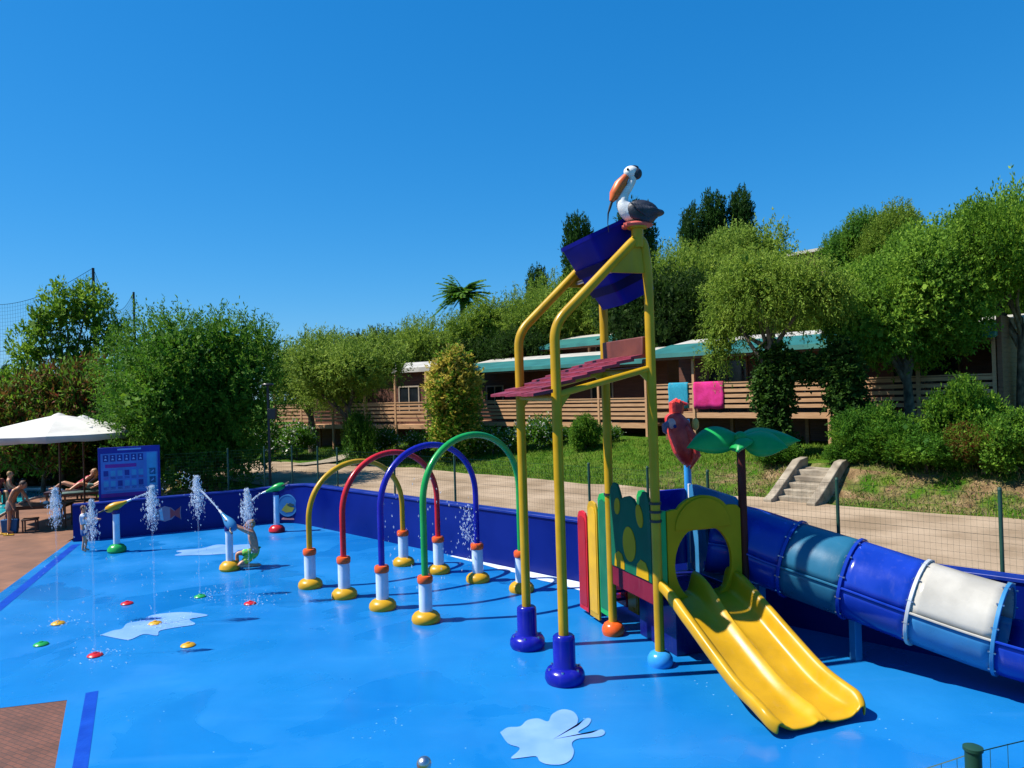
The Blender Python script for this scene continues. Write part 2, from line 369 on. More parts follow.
LM = {
 'olive': leafmat('olive_leaves', (0.0755, 0.1390, 0.0146), (0.1660, 0.2620, 0.0255), (0.3300, 0.4267, 0.0655)),
 'bush': leafmat('dense_green_leaves', (0.0252, 0.0948, 0.0087), (0.0645, 0.1738, 0.0123), (0.1707, 0.3003, 0.0227)),
 'broad': leafmat('bright_green_leaves', (0.0481, 0.1205, 0.0103), (0.1201, 0.2428, 0.0166), (0.2744, 0.4175, 0.0412)),
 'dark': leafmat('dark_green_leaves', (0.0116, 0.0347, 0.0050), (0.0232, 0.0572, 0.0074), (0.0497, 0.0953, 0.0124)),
 'cypress': leafmat('cypress_leaves', (0.0110, 0.0449, 0.0088), (0.0248, 0.0718, 0.0127), (0.0497, 0.1121, 0.0177)),
 'red': leafmat('reddish_leaves', (0.0875, 0.0312, 0.0100), (0.1125, 0.0813, 0.0125), (0.2500, 0.0438, 0.0312)),
 'yellow': leafmat('yellow_tipped_leaves', (0.2304, 0.2208, 0.0202), (0.4608, 0.3726, 0.0576), (0.7200, 0.5796, 0.1440)),
 'ivy': leafmat('ivy_leaves', (0.0162, 0.0486, 0.0068), (0.0324, 0.0864, 0.0108), (0.0675, 0.1418, 0.0162)),
 'flower': leafmat('white_petals', (0.6000, 0.5800, 0.5000), (0.7000, 0.6800, 0.6000), (0.8000, 0.7800, 0.7200), .2),
 'grass': leafmat('grass_blades', (0.0448, 0.1030, 0.0056), (0.0840, 0.1624, 0.0090), (0.1568, 0.2016, 0.0202), .2),
 'dry': leafmat('dry_grass_blades', (0.1100, 0.0950, 0.0250), (0.1800, 0.1450, 0.0550), (0.2600, 0.2000, 0.1000), .2),
}

# ------------------------------------------------------------------ terrain
def uv(X, Y): return (X-Y)*.70711, (X+Y)*.70711
def xy(u, v): return (u+v)*.70711, (v-u)*.70711
WV = 11.53                                   # inner face line of the long pool wall
UL = -21.72
def lshift(v): return -(12-v)*.363 if v < 12 else 0.
def terr_uv(u, v):
    u0 = u - lshift(v)
    if u0 > UL+.12 and v < WV+.12: return -.12
    if v < WV+.12:
        z = .9*sstep(9.7, 11.3, v); return z if z > .001 else -.06
    w = sstep(-16., -7., u)
    hi = 1.78
    if v < 18.3: z = .9
    else:
        zl = .9+(hi-.9)*sstep(17.8, 24.2, v); zr = .9+(hi-.9)*sstep(18.2, 20.2, v)
        z = zl*(1-w)+zr*w
    k = sstep(-75, -35, u)
    if v > 30: z += k*(.34*min(v-30, 36) - .34*4*(1-math.exp(-(v-30)/4)))
    if v < 13 and u < -30: z = z*sstep(9.7, 11.3, v)
    f = sstep(-28., -40., u)                 # the slope flattens away to the left
    return z*(1-f)+f*min(z, .9+.35*sstep(18, 30, v)*1.0)
def gz(X, Y): return terr_uv(*uv(X, Y))
def lines(a): return sorted(set(round(x, 3) for x in a))
us = lines([-700, -450, -300, -200, -150, -120, -100, -88]+list(np.arange(-80, 30, 1.25))+[UL-.05+0, UL+.1, UL+.14]+[32, 38, 46, 60, 80, 110, 160, 250, 400, 700])
vs_ = lines([-700, -400, -200, -100, -60, -40, -25, -15, -8, -4, 0, 2.5, 4.5, 6, 7, 7.6, 8.2, 8.8, 9.4, 10, 10.6, 11.1, WV+.1, WV+.14, 11.9]+list(np.arange(12.4, 18, 1.2))+list(np.arange(18, 25, .33))+list(np.arange(25.5, 62, 1.5))+[65, 72, 80, 90, 100, 120, 150, 200, 300, 450, 700])
mb = MB(); rows = []
for v in vs_:
    r = []
    for u0 in us:
        u = u0 + (lshift(max(v, 2.)) if v < 12 else 0.)*(1 if abs(u0) < 90 else 0)
        X, Y = xy(u, v); z = terr_uv(u, v)
        if v > 18.6 and abs(u0) < 90: z += .05*math.sin(u*1.7+v*.9)*math.sin(v*1.3-u*.6)
        r.append((X, Y, z))
    rows.append(r)
mb.grid(rows); ground = struct(mb.build('ground', M['ground'], ang=60))

# pool floor / deck / road sheets
def sheet(name, pts, z, m):
    mb = MB(); mb.add([(p[0], p[1], z) for p in pts], [tuple(range(len(pts)))])
    return struct(mb.build(name, m))
gA, gB = g(0, 607), g(75, 545)                # long blue gutter on the left
gd = (gB-gA).normalized(); gn = Vector((-gd.y, gd.x, 0))   # points left
e0 = g(0, 593); e1 = g(72, 540)
def wallpt(t): return Vector(xy(t, WV)).to_3d()
# inner face of wall: left run, rounded corner, long right run
WL0 = Vector((-12.55, 21.05, 0)); WC = wallpt(-21.75)
WL1 = WC+(WL0-WC).normalized()*1.0
WR0, WR1 = wallpt(-20.6), wallpt(8.)
inner = [WL0, WL0.lerp(WL1, .5), WL1]
cA, cB = WL1, WR0
for j in range(1, 8):
    t = j/8; inner.append(cA*(1-t)**2+WC*2*t*(1-t)+cB*t*t)
inner += [WR0]+[wallpt(t) for t in np.linspace(-18, 8, 14)]
bc, bl, bb = g(67, 700), g(0, 708), g(55, 768)
bdir = (bb-bc).normalized(); ldir = (bl-bc).normalized()
bb2 = bc+bdir*9
ed_ = (e0-e1).normalized()
den_ = ldir.x*ed_.y-ldir.y*ed_.x
bl2 = bc+ldir*(((e1.x-bc.x)*ed_.y-(e1.y-bc.y)*ed_.x)/den_)     # where the paving edge meets the deck edge
pool_out = [e1]+inner[0:]+[Vector((9, 0, 0)), Vector((bb2.x, bb2.y, 0)), bc, bl2]
sheet('pool_floor', pool_out, 0, M['pool'])
sheet('brick_paving', [bc, bb2, bb2+Vector((-12, -4, 0)), bl2+Vector((-14, -9, 0)), bl2], -.004, M['paver'])
sheet('deck', [e1, bl2, bl2+Vector((-14, -9, 0)), bl2+Vector((-40, -5, 0)), Vector((-48, 40, 0)), Vector((-24, 40, 0)), Vector((-17.0, 31, 0)), Vector((-14.2, 27, 0)), Vector((-13.2, 23, 0)), WL0+Vector((-.25, .1, 0))], -.004, M['deck'])
def strip(name, a, b, w, z, m):
    d = (b-a).normalized(); n = Vector((-d.y, d.x, 0))*w/2
    return sheet(name, [a-n, b-n, b+n, a+n], z, m)
strip('drain_gutter', g(-40, 640), g(76, 544.5), .2, .004, M['gutter'])
strip('drain_gutter', g(92, 692), g(92, 692)+(g(80, 768)-g(92, 692)).normalized()*7, .15, .004, M['gutter'])
mb = MB()
w0, w1 = wallpt(-13.7), wallpt(-7.2); nn = Vector((-.70711, -.70711, 0))
st = []
for k in range(15):
    t = k/14; st.append(w0.lerp(w1, t)+nn*(.10+.60*t**1.1*(1+.12*math.sin(k*2.1))))
mb.add([(p.x, p.y, .006) for p in [w0+nn*.02]+st+[w1+nn*.02]], [tuple(range(17))[::-1]]); struct(mb.build('floor_marking', M['strip']))

def splat(c, r, seed, sx=1., rot=0, big=()):
    rnd = random.Random(seed); pts = []
    n = 96
    lob = [(rnd.uniform(0, 6.28), rnd.uniform(.15, .45), rnd.uniform(5, 14)) for _ in range(7)]+list(big)
    for i in range(n):
        q = 6.2832*i/n; rad = .62
        for a, h, w in lob:
            dlt = math.atan2(math.sin(q-a), math.cos(q-a)); rad += h*math.exp(-w*dlt*dlt)
        x, y = math.cos(q)*rad*r*sx, math.sin(q)*rad*r
        pts.append((c.x+x*math.cos(rot)-y*math.sin(rot), c.y+x*math.sin(rot)+y*math.cos(rot), .008))
    mb = MB(); mb.add([(c.x, c.y, .008)]+pts, [(0, 1+i, 1+(i+1) % n) for i in range(n)])
    return struct(mb.build('floor_marking', M['splat']))
def splat_px(pts, cx, cy):
    w_ = [g(x, y) for x, y in pts]; w_ = catmull(w_+[w_[0]], 4)[:-1]; c = g(cx, cy); n = len(w_)
    mb = MB(); mb.add([(c.x, c.y, .008)]+[(q.x, q.y, .008) for q in w_], [(0, 1+(i+1) % n, 1+i) for i in range(n)])
    return struct(mb.build('floor_marking', M['splat']))
splat_px([(500, 733), (508, 728), (520, 727), (527, 721), (538, 719), (548, 722), (552, 715), (562, 710), (573, 712), (578, 719), (577, 727), (586, 719), (591, 720), (588, 726), (578, 733), (590, 734), (601, 730), (605, 733), (600, 737), (580, 739), (573, 742), (572, 746), (574, 752), (571, 760), (562, 765), (548, 765), (540, 762), (536, 757), (524, 758), (511, 759), (518, 752), (519, 748), (508, 744)], 553, 740)
splat_px([(x*.271, 560+y*.271) for x, y in ((372, 278), (415, 262), (450, 255), (470, 235), (520, 225), (560, 205), (640, 195), (700, 195), (768, 205), (700, 220), (720, 238), (650, 250), (590, 262), (580, 280), (530, 275), (480, 295), (440, 292))], 149, 627)
splat(g(213, 551), .8, 12, 1.3, 0)

# road & path
def drape(name, poly_rows, m, dz=.03):
    mb = MB(); mb.grid([[(X, Y, gz(X, Y)+dz) for X, Y in r] for r in poly_rows]); return struct(mb.build(name, m))
rr = []
for u in np.linspace(-70, 30, 90):
    far = 18.15 - 1.9*sstep(-24, -36, u)+.14*math.sin(u*1.3)+.08*math.sin(u*3.1)+ .06*math.sin(u*7.3)
    near = WV+.3 if u > -23 else 11.9
    rr.append([xy(u, near+(far-near)*t) for t in (0, .25, .5, .75, 1)])
drape('road', rr, M['road'])
pp = [g(297, 466, .93), at(325, 452, 33.5), at(346, 446, 35.2), at(400, 434, 37.5)]
pc = catmull([Vector((p.x, p.y, 0)) for p in pp], 8); rows = []
for i, p in enumerate(pc):
    d = (pc[min(i+1, len(pc)-1)]-pc[max(i-1, 0)]).normalized(); n = Vector((-d.y, d.x, 0))
    rows.append([(p.x+n.x*s, p.y+n.y*s) for s in (-.5, 0, .5)])
drape('path', rows, M['concrete'], .09)

# ------------------------------------------------------------------ pool wall
wall = thing('pool_wall', 'low blue painted wall curving round the splash pool', 'wall', (0, 0, 0))
WH = 1.2; th = .22
inn = inner; outl = []
for i, p in enumerate(inn):
    d = (inn[min(i+1, len(inn)-1)]-inn[max(i-1, 0)]).normalized(); outl.append(p+Vector((-d.y, d.x, 0))*th)
def wh(i): return 1.0+.2*min(1, i/10)
mb = MB(); rows = [[], [], [], []]
for i, (a, b) in enumerate(zip(inn, outl)):
    h = wh(i)
    rows[0].append((a.x, a.y, -.12)); rows[1].append((a.x, a.y, h)); rows[2].append((b.x, b.y, h)); rows[3].append((b.x, b.y, -.12))
mb.grid(rows)
mb.add([rows[k][0] for k in range(4)], [(0, 1, 2, 3)]); mb.build('wall', M['poolwall'], wall, bev=.015)
mb = MB(); cap = [[], [], [], [], []]
for i, (a, b) in enumerate(zip(inn, outl)):
    h = wh(i)+.003; n = (b-a).normalized()
    for k, (s, z) in enumerate(((-.03, 0), (-.03, .05), (th+.03, .05), (th+.03, 0), (-.03, 0))):
        p = a+n*s; cap[k].append((p.x, p.y, h+z))
mb.grid(cap); mb.build('coping', simple('blue_coping_paint', (.003, .022, .22), .4), wall, bev=.01)
# round badge and painted fish on the left run of the wall
wd = (WL1-WL0).normalized(); wn = Vector((wd.y, -wd.x, 0))      # faces the pool
def on_wall(t, z, off): return lambda a, b, c: WL0+wd*(t+a)+Vector((0, 0, z+b))+wn*(off+c)
def disc(r, n=32, sx=1): return [(r*sx*math.cos(6.2832*i/n), r*math.sin(6.2832*i/n)) for i in range(n)]
bm = WL1*.16+WC*.48+WR0*.36; bw = (WR0-WL1).normalized(); bn = Vector((bw.y, -bw.x, 0))
if bn.y > 0: bn = -bn
def on_corner(z, off): return lambda a, b, c: bm+bw*a+Vector((0, 0, z+b))+bn*(off+c)
bd = MB().prism(disc(.34), -.05, .012, on_corner(.55, .055)).build('badge', simple('badge_sky_blue', (.015, .13, .34), .5), wall)
MB().prism([(-.2, -.12), (-.05, -.2), (.16, -.17), (.24, -.05), (.1, .0), (.0, .1), (-.1, 0)], 0, .006, on_corner(.53, .068)).build('emblem', simple('badge_yellow', (.22, .23, .03), .5), bd)
MB().prism([(-.02, .05), (.1, .1), (.24, .05), (.2, .0), (.08, .0)], 0, .006, on_corner(.53, .075)).build('emblem', simple('badge_dark', (.02, .05, .06), .4), bd)
MB().ring(disc(.34), disc(.31), 0, .006, on_corner(.55, .068)).build('rim', simple('badge_rim', (.04, .19, .42), .5), bd)
MB().prism([(-.22, -.02), (.22, -.02), (.2, .03), (-.2, .03)], -.05, .006, on_corner(.13, .055)).build('emblem', simple('badge_pink', (.5, .2, .2), .4), bd)
tf = (g(167, 533)-WL0).dot(wd)
fish = [(-.38, 0), (-.25, .17), (-.05, .24), (.14, .17), (.24, .06), (.4, .2), (.38, 0), (.4, -.2), (.24, -.06), (.14, -.17), (-.05, -.22), (-.25, -.15)]
ff = MB().prism(fish, 0, .01, on_wall(tf, .56, .002)).build('painted_fish', simple('fish_pink', (.42, .2, .28), .4), wall)
MB().prism([(.1, .17), (.22, .06), (.38, .18), (.36, 0), (.38, -.18), (.22, -.06), (.1, -.15)], 0, .006, on_wall(tf, .56, .013)).build('fin', simple('fish_red', (.55, .05, .06), .4), ff)
MB().prism([(-.2, .14), (-.12, .19), (-.08, -.18), (-.16, -.16)], 0, .006, on_wall(tf, .56, .013)).build('stripe', simple('fish_white', (.5, .5, .6), .4), ff)
MB().prism(disc(.035), 0, .006, on_wall(tf-.26, .6, .013)).build('eye', M['black'], ff)

# ------------------------------------------------------------------ wire fence on the wall
fence = thing('wire_fence', 'dark green wire mesh fence on posts behind the blue pool wall', 'fence')
path = [p+((q-p).normalized()*(th+.10)) for p, q in zip(inn, outl)]
cum = [0.]
for a, b in zip(path, path[1:]): cum.append(cum[-1]+(b-a).length)
def pat(s):
    for i in range(len(path)-1):
        if s <= cum[i+1]: return path[i].lerp(path[i+1], (s-cum[i])/(cum[i+1]-cum[i]))
    return path[-1]
s0 = 2.4; sN = cum[-1]-.2
wm = MB(); FT = 2.3; zb = 1.15
s = s0
def wire(mbx, a, b, r):
    d = (b-a).normalized(); n1 = d.cross(Vector((.3, .5, .8))).normalized(); n2 = d.cross(n1)
    v = [a+n1*r, a-n1*r*.5+n2*r*.87, a-n1*r*.5-n2*r*.87]; v += [p+(b-a) for p in v]
    mbx.add(v, [(0, 1, 4, 3), (1, 2, 5, 4), (2, 0, 3, 5)])
while s < sN:
    p = pat(s); wire(wm, Vector((p.x, p.y, zb)), Vector((p.x, p.y, FT)), .0013); s += .075
for k in range(13):
    z = zb+(FT-zb)*k/12; ss = np.linspace(s0, sN, 36)
    for a, b in zip(ss, ss[1:]):
        p, q = pat(a), pat(b); wire(wm, Vector((p.x, p.y, z)), Vector((q.x, q.y, z)), .0016 if k % 6 else .003)
wm.build('mesh_panel', M['green_wire'], fence)
def s_at_px(px):                            # arc length of the path point seen at image column px
    best = None
    for s in np.arange(s0, sN, .03):
        p = pat(s); d = Vector((p.x, p.y, 1.6))-cO; x = 512+FPX*d.dot(cR)/d.dot(cF)
        if best is None or abs(x-px) < best[0]: best = (abs(x-px), s)
    return best[1]
pm = MB().tube([(0, 0, .85), (0, 0, 2.36)], .027, 10).tube([(0, 0, 2.36), (0, 0, 2.39)], [.031, .018], 10).mesh('fence_post', M['green_wire'])
for px in (228, 264.5, 292.5, 318, 337.5, 395, 455, 520, 590, 648, 709, 838, 1002):
    p = pat(s_at_px(px)); o = inst('post', pm, fence); o.location = (p.x, p.y, 0)

# ------------------------------------------------------------------ spray arches
ox, oy, oa, ow, os_ = -4.2601, 15.2796, .8134, 2.4155, 1.2248
ca_, sa_ = math.cos(oa), math.sin(oa)
hts = [2.52, 2.76, 2.95, 3.17]
basem = MB().lathe([(.0, .0), (.235, .0), (.25, .04), (.24, .10), (.20, .15), (.13, .185), (.0, .19)], 28).mesh('pedestal_base', M['base_yellow'])
slm = MB().lathe([(.115, .16), (.115, .70), (.112, .72)], 24).mesh('pedestal_sleeve', M['sleeve'])
colm = MB().lathe([(.08, .66), (.125, .665), (.135, .69), (.135, .76), (.12, .785), (.07, .79)], 24).mesh('pedestal_collar', M['orange'])
for i, (cn, m) in enumerate((('yellow', 'yellow'), ('red', 'red'), ('blue', 'blue'), ('green', 'green'))):
    hi = hts[i]
    lab = {'yellow': 'yellow spray arch, lowest of the four, nearest the badge on the wall', 'red': 'red spray arch standing between the yellow and the blue arch',
           'blue': 'blue spray arch standing between the red and the green arch', 'green': 'green spray arch, tallest of the four, beside the yellow tower'}[cn]
    t = thing('spray_arch', lab, 'spray arch', (ox+i*os_*sa_, oy-i*os_*ca_, 0), oa, 'spray arches in a row')
    pts = [(0, 0, .7)]; zc = hi-ow/2*.98
    zs = max(.95, zc); a_ = ow/2; b_ = hi-zs-.05
    pts.append((0, 0, zs*.6+.3))
    for k in range(33):
        q = math.pi-math.pi*k/32; pts.append((a_+a_*math.cos(q), 0, zs+b_*math.sin(q)**.92 if math.sin(q) > 0 else zs))
    pts += [(ow, 0, zs*.6+.3), (ow, 0, .7)]
    MB().tube(pts, .058, 16).build('hoop', M[m], t)
    for x in (0, ow):
        p = inst('pedestal', slm, t); p.location = (x, 0, 0)
        inst('base', basem, p); inst('collar', colm, p)

# ------------------------------------------------------------------ play tower
TA = .3317
tw = thing('water_play_tower', 'tall yellow water play tower with tipping bucket, red roof and slides', 'play structure', (.1193, 11.3437, 0), TA)
W = 1.45
def L2W(x, y, z=0): return Vector((.1193+x*math.cos(TA)-y*math.sin(TA), 11.3437+x*math.sin(TA)+y*math.cos(TA), z))
boot = MB().lathe([(.0, 0), (.25, 0), (.27, .05), (.265, .12), (.235, .17), (.165, .20), (.15, .23), (.15, .56), (.145, .60), (.125, .62), (.0, .622)], 32).mesh('boot', M['blue'])
dome = lambda n, m: MB().lathe([(.0, 0), (.165, 0), (.18, .05), (.175, .11), (.14, .17), (.09, .20), (.0, .205)], 28).mesh(n, m)
for y in (0, -W):
    pts = fillet([(0, y, .1), (0, y, 4.78), (1.38, y, 6.09), (W, y, 5.5), (W, y, .05)], [.22, .28, .4], 8)
    f = MB().tube(pts, .068, 16).build('frame', M['yellow'], tw)
    b = inst('boot', boot, f); b.location = (0, y, 0)
    for j in range(6):
        q = 6.2832*j/6; MB().tube([(.215*math.cos(q), .215*math.sin(q), .16), (.215*math.cos(q), .215*math.sin(q), .195)], .018, 6).build('bolt', M['chrome'], b)
    d = inst('foot', dome('foot', M['orange'] if y == 0 else M['cyan']), f); d.location = (W, y, 0)
    MB().prism([(.72, 5.50), (W-.03, 5.50), (W-.03, 5.78), (1.28, 5.9), (1.02, 5.72)], y-.02, y+.02, lambda a, b, c: (a, c, b)).build('gusset_plate', M['yellow'], f, bev=.005)
    MB().tube([(0, y, 3.83), (W, y, 4.17)], .045, 12).build('roof_bar', M['yellow'], f)
    MB().prism([(.04, 3.62), (.22, 3.86), (.04, 3.82)], y-.015, y+.015, lambda a, b, c: (a, c, b)).build('bracket', M['yellow'], f)
    MB().prism([(W-.04, 3.95), (W-.2, 4.1), (W-.04, 4.14)], y-.015, y+.015, lambda a, b, c: (a, c, b)).build('bracket', M['yellow'], f)
MB().tube([(0, 0, 3.80), (0, -W, 3.80)], .045, 12).build('cross_bar', M['yellow'], tw)
MB().tube([(W, 0, 4.15), (W, -W, 4.15)], .045, 12).build('cross_bar', M['yellow'], tw)
MB().tube([(1.30, -W, 5.86), (1.30, -W, 6.13)], .085, 16).tube([(1.30, -W, 6.13), (1.30, -W, 6.15)], .14, 16).build('bird_mount', M['yellow'], tw)
# roof: stepped tile courses
mb = MB(); n = 8; x0, x1, z0, z1 = -.36, 1.46, 3.83, 4.37
for k in range(n):
    a0 = x0+(x1-x0)*k/n-.05; a1 = x0+(x1-x0)*(k+1)/n
    h0 = z0+(z1-z0)*k/n; h1 = z0+(z1-z0)*(k+1)/n
    ya, yb = .2, (-1.66 if k == 0 else -1.37)
    if a1 > -.08 and k > 0: ya = .2
    nt_ = 8
    for j in range(nt_):
        yy0 = ya+(yb-ya)*j/nt_; yy1 = ya+(yb-ya)*(j+1)/nt_
        dz = .004*((j*7+k*3) % 3)
        mb.add([(a0, yy0, h0+.028+dz), (a0, yy1, h0+.028+dz), (a1, yy1, h1+.012), (a1, yy0, h1+.012), (a0, yy0, h0+dz-.01), (a0, yy1, h0+dz-.01), (a1, yy1, h1-.035), (a1, yy0, h1-.035)],
               [(0, 1, 2, 3), (7, 6, 5, 4), (0, 4, 5, 1), (1, 5, 6, 2), (2, 6, 7, 3), (3, 7, 4, 0)])
roof = mb.build('roof', M['roof_red'], tw)
MB().box((W+.0, -.725, 4.47), (.16, 1.28, .30)).build('ridge_board', mottled('brown_red_board', (.10, .022, .014), (.15, .036, .022), 4, .5), roof, bev=.015)
# bucket
mb = MB(); rnd4 = lambda w, d, z, r=.09: [(sx*(w/2-r)+r*math.cos(q), sy*(d/2-r)+r*math.sin(q), z) for sx, sy, q0 in ((1, 1, 0), (-1, 1, math.pi/2), (-1, -1, math.pi), (1, -1, 1.5*math.pi)) for q in [q0+math.pi/2*j/5 for j in range(6)]]
tiers = [(.46, .66, -.56), (.58, .78, -.56), (.66, .86, -.24), (.70, .92, -.24), (.72, .97, .12), (.77, 1.03, .12), (.83, 1.1, .50), (.86, 1.14, .50), (.86, 1.14, .56), (.78, 1.04, .56), (.7, .96, .3), (.5, .74, -.5)]
rows = [rnd4(w, d, z+(.03 if i in (3, 5) else 0)) for i, (w, d, z) in enumerate(tiers)]
nn_ = len(rows[0]); vs = [p for r in rows for p in r]; fs = []
for i in range(len(rows)-1):
    for j in range(nn_): fs.append((i*nn_+j, i*nn_+(j+1) % nn_, (i+1)*nn_+(j+1) % nn_, (i+1)*nn_+j))
fs.append(tuple(range(nn_))[::-1]); fs.append(tuple((len(rows)-1)*nn_+j for j in range(nn_)))
mb.add(vs, fs)
bk = mb.build('bucket', M['bucket'], tw); bk.location = (1.27, -.725, 5.73); bk.rotation_euler = (0, -R_(25), 0)
for z, w, d in ((.08, .73, .965), (-.27, .64, .855)):
    rb = MB(); a = rnd4(w+.03, d+.03, z-.07); b_ = rnd4(w+.075, d+.075, z+.06); k = len(a)
    rb.add(a+b_, [tuple(range(k))[::-1], tuple(range(k, 2*k))]+[(i, (i+1) % k, k+(i+1) % k, k+i) for i in range(k)]).build('band', M['bucket_band'], bk)
MB().tube([(1.0, .0, 5.56), (1.0, -W, 5.56)], .03, 12).build('axle', M['chrome'], tw)
# platform
MB().box((W*1.5, -W/2, .84), (W-.1, W-.1, .1)).build('platform', M['navy'], tw, bev=.01)
MB().box((W, -W/2, .985), (.05, W-.17, .34)).build('side_board', M['maroon'], tw, bev=.008)
MB().box((W*1.5+.12, -W/2, .39), (W-.52, W-.36, .78)).build('skirt_box', M['navy'], tw, bev=.01)
for (x, y, m, ft, top, r) in ((2*W, -W, 'palm_brown', 'cyan', 3.10, .062), (2*W, 0, 'cyan', 'orange', 3.35, .06)):
    p = MB().tube([(x, y, .05), (x, y, top)], r, 14).build('post', M[m], tw)
    d = inst('foot', dome('foot', M[ft]), p); d.location = (x, y, 0)
# portal panel over the slide
def poly_r(pts, q, c):                      # ray from c at angle q hits polygon
    best = 0; dx, dz = math.cos(q), math.sin(q)
    for (ax, az), (bx, bz) in zip(pts, pts[1:]+pts[:1]):
        ex, ez = bx-ax, bz-az; den = dx*ez-dz*ex
        if abs(den) < 1e-9: continue
        t = ((ax-c[0])*ez-(az-c[1])*ex)/den; s = ((ax-c[0])*dz-(az-c[1])*dx)/den
        if t > 0 and -1e-6 <= s <= 1+1e-6: best = max(best, t)
    return (c[0]+dx*best, c[1]+dz*best)
pc_ = (2.18, 1.45)
outp = [(1.60, .80), (2.82, .80), (2.82, 2.14), (2.62, 2.17)]+[(2.18+.44*math.cos(q), 2.06+.27*math.sin(q)) for q in np.linspace(.35, math.pi-.35, 9)]+[(1.74, 2.17), (1.60, 2.14)]
angs = [6.2832*i/72 for i in range(72)]
hole = [(2.18+.47*math.cos(6.2832*i/40), 1.36+.55*math.sin(6.2832*i/40)) for i in range(40)]
hole = [(x, min(z, 1.84)) for x, z in hole]
po = [poly_r(outp, q, pc_) for q in angs]; pi_ = [poly_r(hole, q, pc_) for q in angs]
fn_xz = lambda y: (lambda a, b, c: (a, y+c, b))
port = MB().ring(po, pi_, -.03, .03, fn_xz(-W-.02)).build('portal_panel', M['panel_yellow'], tw, bev=.008)
archo = [(2.18+.46*math.cos(q), 1.86+.44*math.sin(q)) for q in np.linspace(0, math.pi, 17)]
MB().prism(archo, -.048, -.033, fn_xz(-W-.02)).build('hood', M['panel_yellow'], port, bev=.01)
MB().box((1.55, -W-.01, 1.6), (.09, .05, 1.1)).build('edge_panel', M['green'], tw, bev=.01)
for z in (2.0, 2.13, 2.25):
    MB().tube([(W, -W, z), (W, -W, z+.035)], .085, 14).build('clamp', M['black'], tw)
MB().tube([(W, 0, 2.2), (W, 0, 2.235)], .085, 14).build('clamp', M['black'], tw)
# animal-shaped panel
out = [(-.1, 1.12), (-1.36, 1.12), (-1.36, 1.9), (-1.34, 2.26), (-1.27, 2.39), (-1.16, 2.40), (-1.07, 2.30), (-1.03, 2.14), (-.96, 2.16), (-.86, 2.25), (-.72, 2.28), (-.58, 2.25), (-.47, 2.20), (-.41, 2.32), (-.34, 2.42), (-.22, 2.43), (-.13, 2.34), (-.09, 2.15), (-.1, 1.7)]
fn_yz = lambda x: (lambda a, b, c: (x+c, a, b))
ap = MB().prism(out, -.022, .022, fn_yz(W-.02)).build('animal_panel', M['teal'], tw, bev=.008)
def elp(cy, cz, ry, rz_, n=24, rot=0): return [(cy+ry*math.cos(q)*math.cos(rot)-rz_*math.sin(q)*math.sin(rot), cz+ry*math.cos(q)*math.sin(rot)+rz_*math.sin(q)*math.cos(rot)) for q in [6.2832*i/n for i in range(n)]]
for e in (elp(-.72, 1.56, .20, .26), elp(-.36, 2.08, .09, .13, rot=.2), elp(-1.06, 2.03, .10, .17, rot=-.25), [(-.22, 1.14), (-.55, 1.14), (-.55, 1.24), (-.47, 1.36), (-.36, 1.39), (-.25, 1.33)], [(-.92, 1.14), (-1.28, 1.14), (-1.28, 1.28), (-1.2, 1.38), (-1.06, 1.40), (-.95, 1.31)]):
    MB().prism(e, -.031, -.023, fn_yz(W-.02)).build('spot', M['panel_yellow'], ap)
# back panel and hexagonal tube entrance
MB().box((2.52, -.0, 1.6), (.62, .05, 1.22)).build('back_panel', M['blue'], tw, bev=.01)
ec = (-.72, 1.58)
eo = [(-.07, .88), (-1.38, .88), (-1.38, 2.1), (-1.28, 2.22), (-.17, 2.3), (-.07, 2.26)]
eh = [(-.50, 1.55), (-.56, 1.26), (-.92, 1.18), (-1.12, 1.44), (-1.0, 1.76), (-.56, 1.80)]
MB().ring([poly_r(eo, q, ec) for q in angs], [poly_r(eh, q, ec) for q in angs], -.03, .03, fn_yz(2*W)).build('entrance_panel', M['lblue'], tw, bev=.006)
MB().box((2*W, -.045, 1.64), (.075, .045, 1.3)).build('sunlit_panel_edge', M['white'], tw, bev=.006)  # white strip paints the sunlight on the edge of the light blue panel
# stairs with coloured side panels behind the far edge
for k, (m, y0_, zt, zb_) in enumerate((('green', .10, 2.2, .22), ('yellow', .52, 2.02, .06), ('red', .94, 1.80, .08))):
    for x in (W+.03, W+.75):
        pn = [(y0_, zb_), (y0_+.36, zb_), (y0_+.36, zt-.12), (y0_+.30, zt-.03), (y0_+.18, zt), (y0_+.06, zt-.03), (y0_, zt-.12)]
        s_ = MB().prism(pn, -.02, .02, fn_yz(x)).build('stair_side', M[m], tw, bev=.006)
        MB().prism([(a*.78+(y0_+.18)*.22, b*.9+(zt+zb_)/2*.1) for a, b in pn], -.029, -.021, fn_yz(x)).build('inset', plastic(m+'_inset', {'green': (.008, .12, .05), 'yellow': (.6, .34, .012), 'red': (.3, .008, .012)}[m], .4), s_)
    MB().box((W+.39, y0_+.18, .78-.27*k), (.66, .4, .05)).build('step', M['navy'], tw, bev=.006)
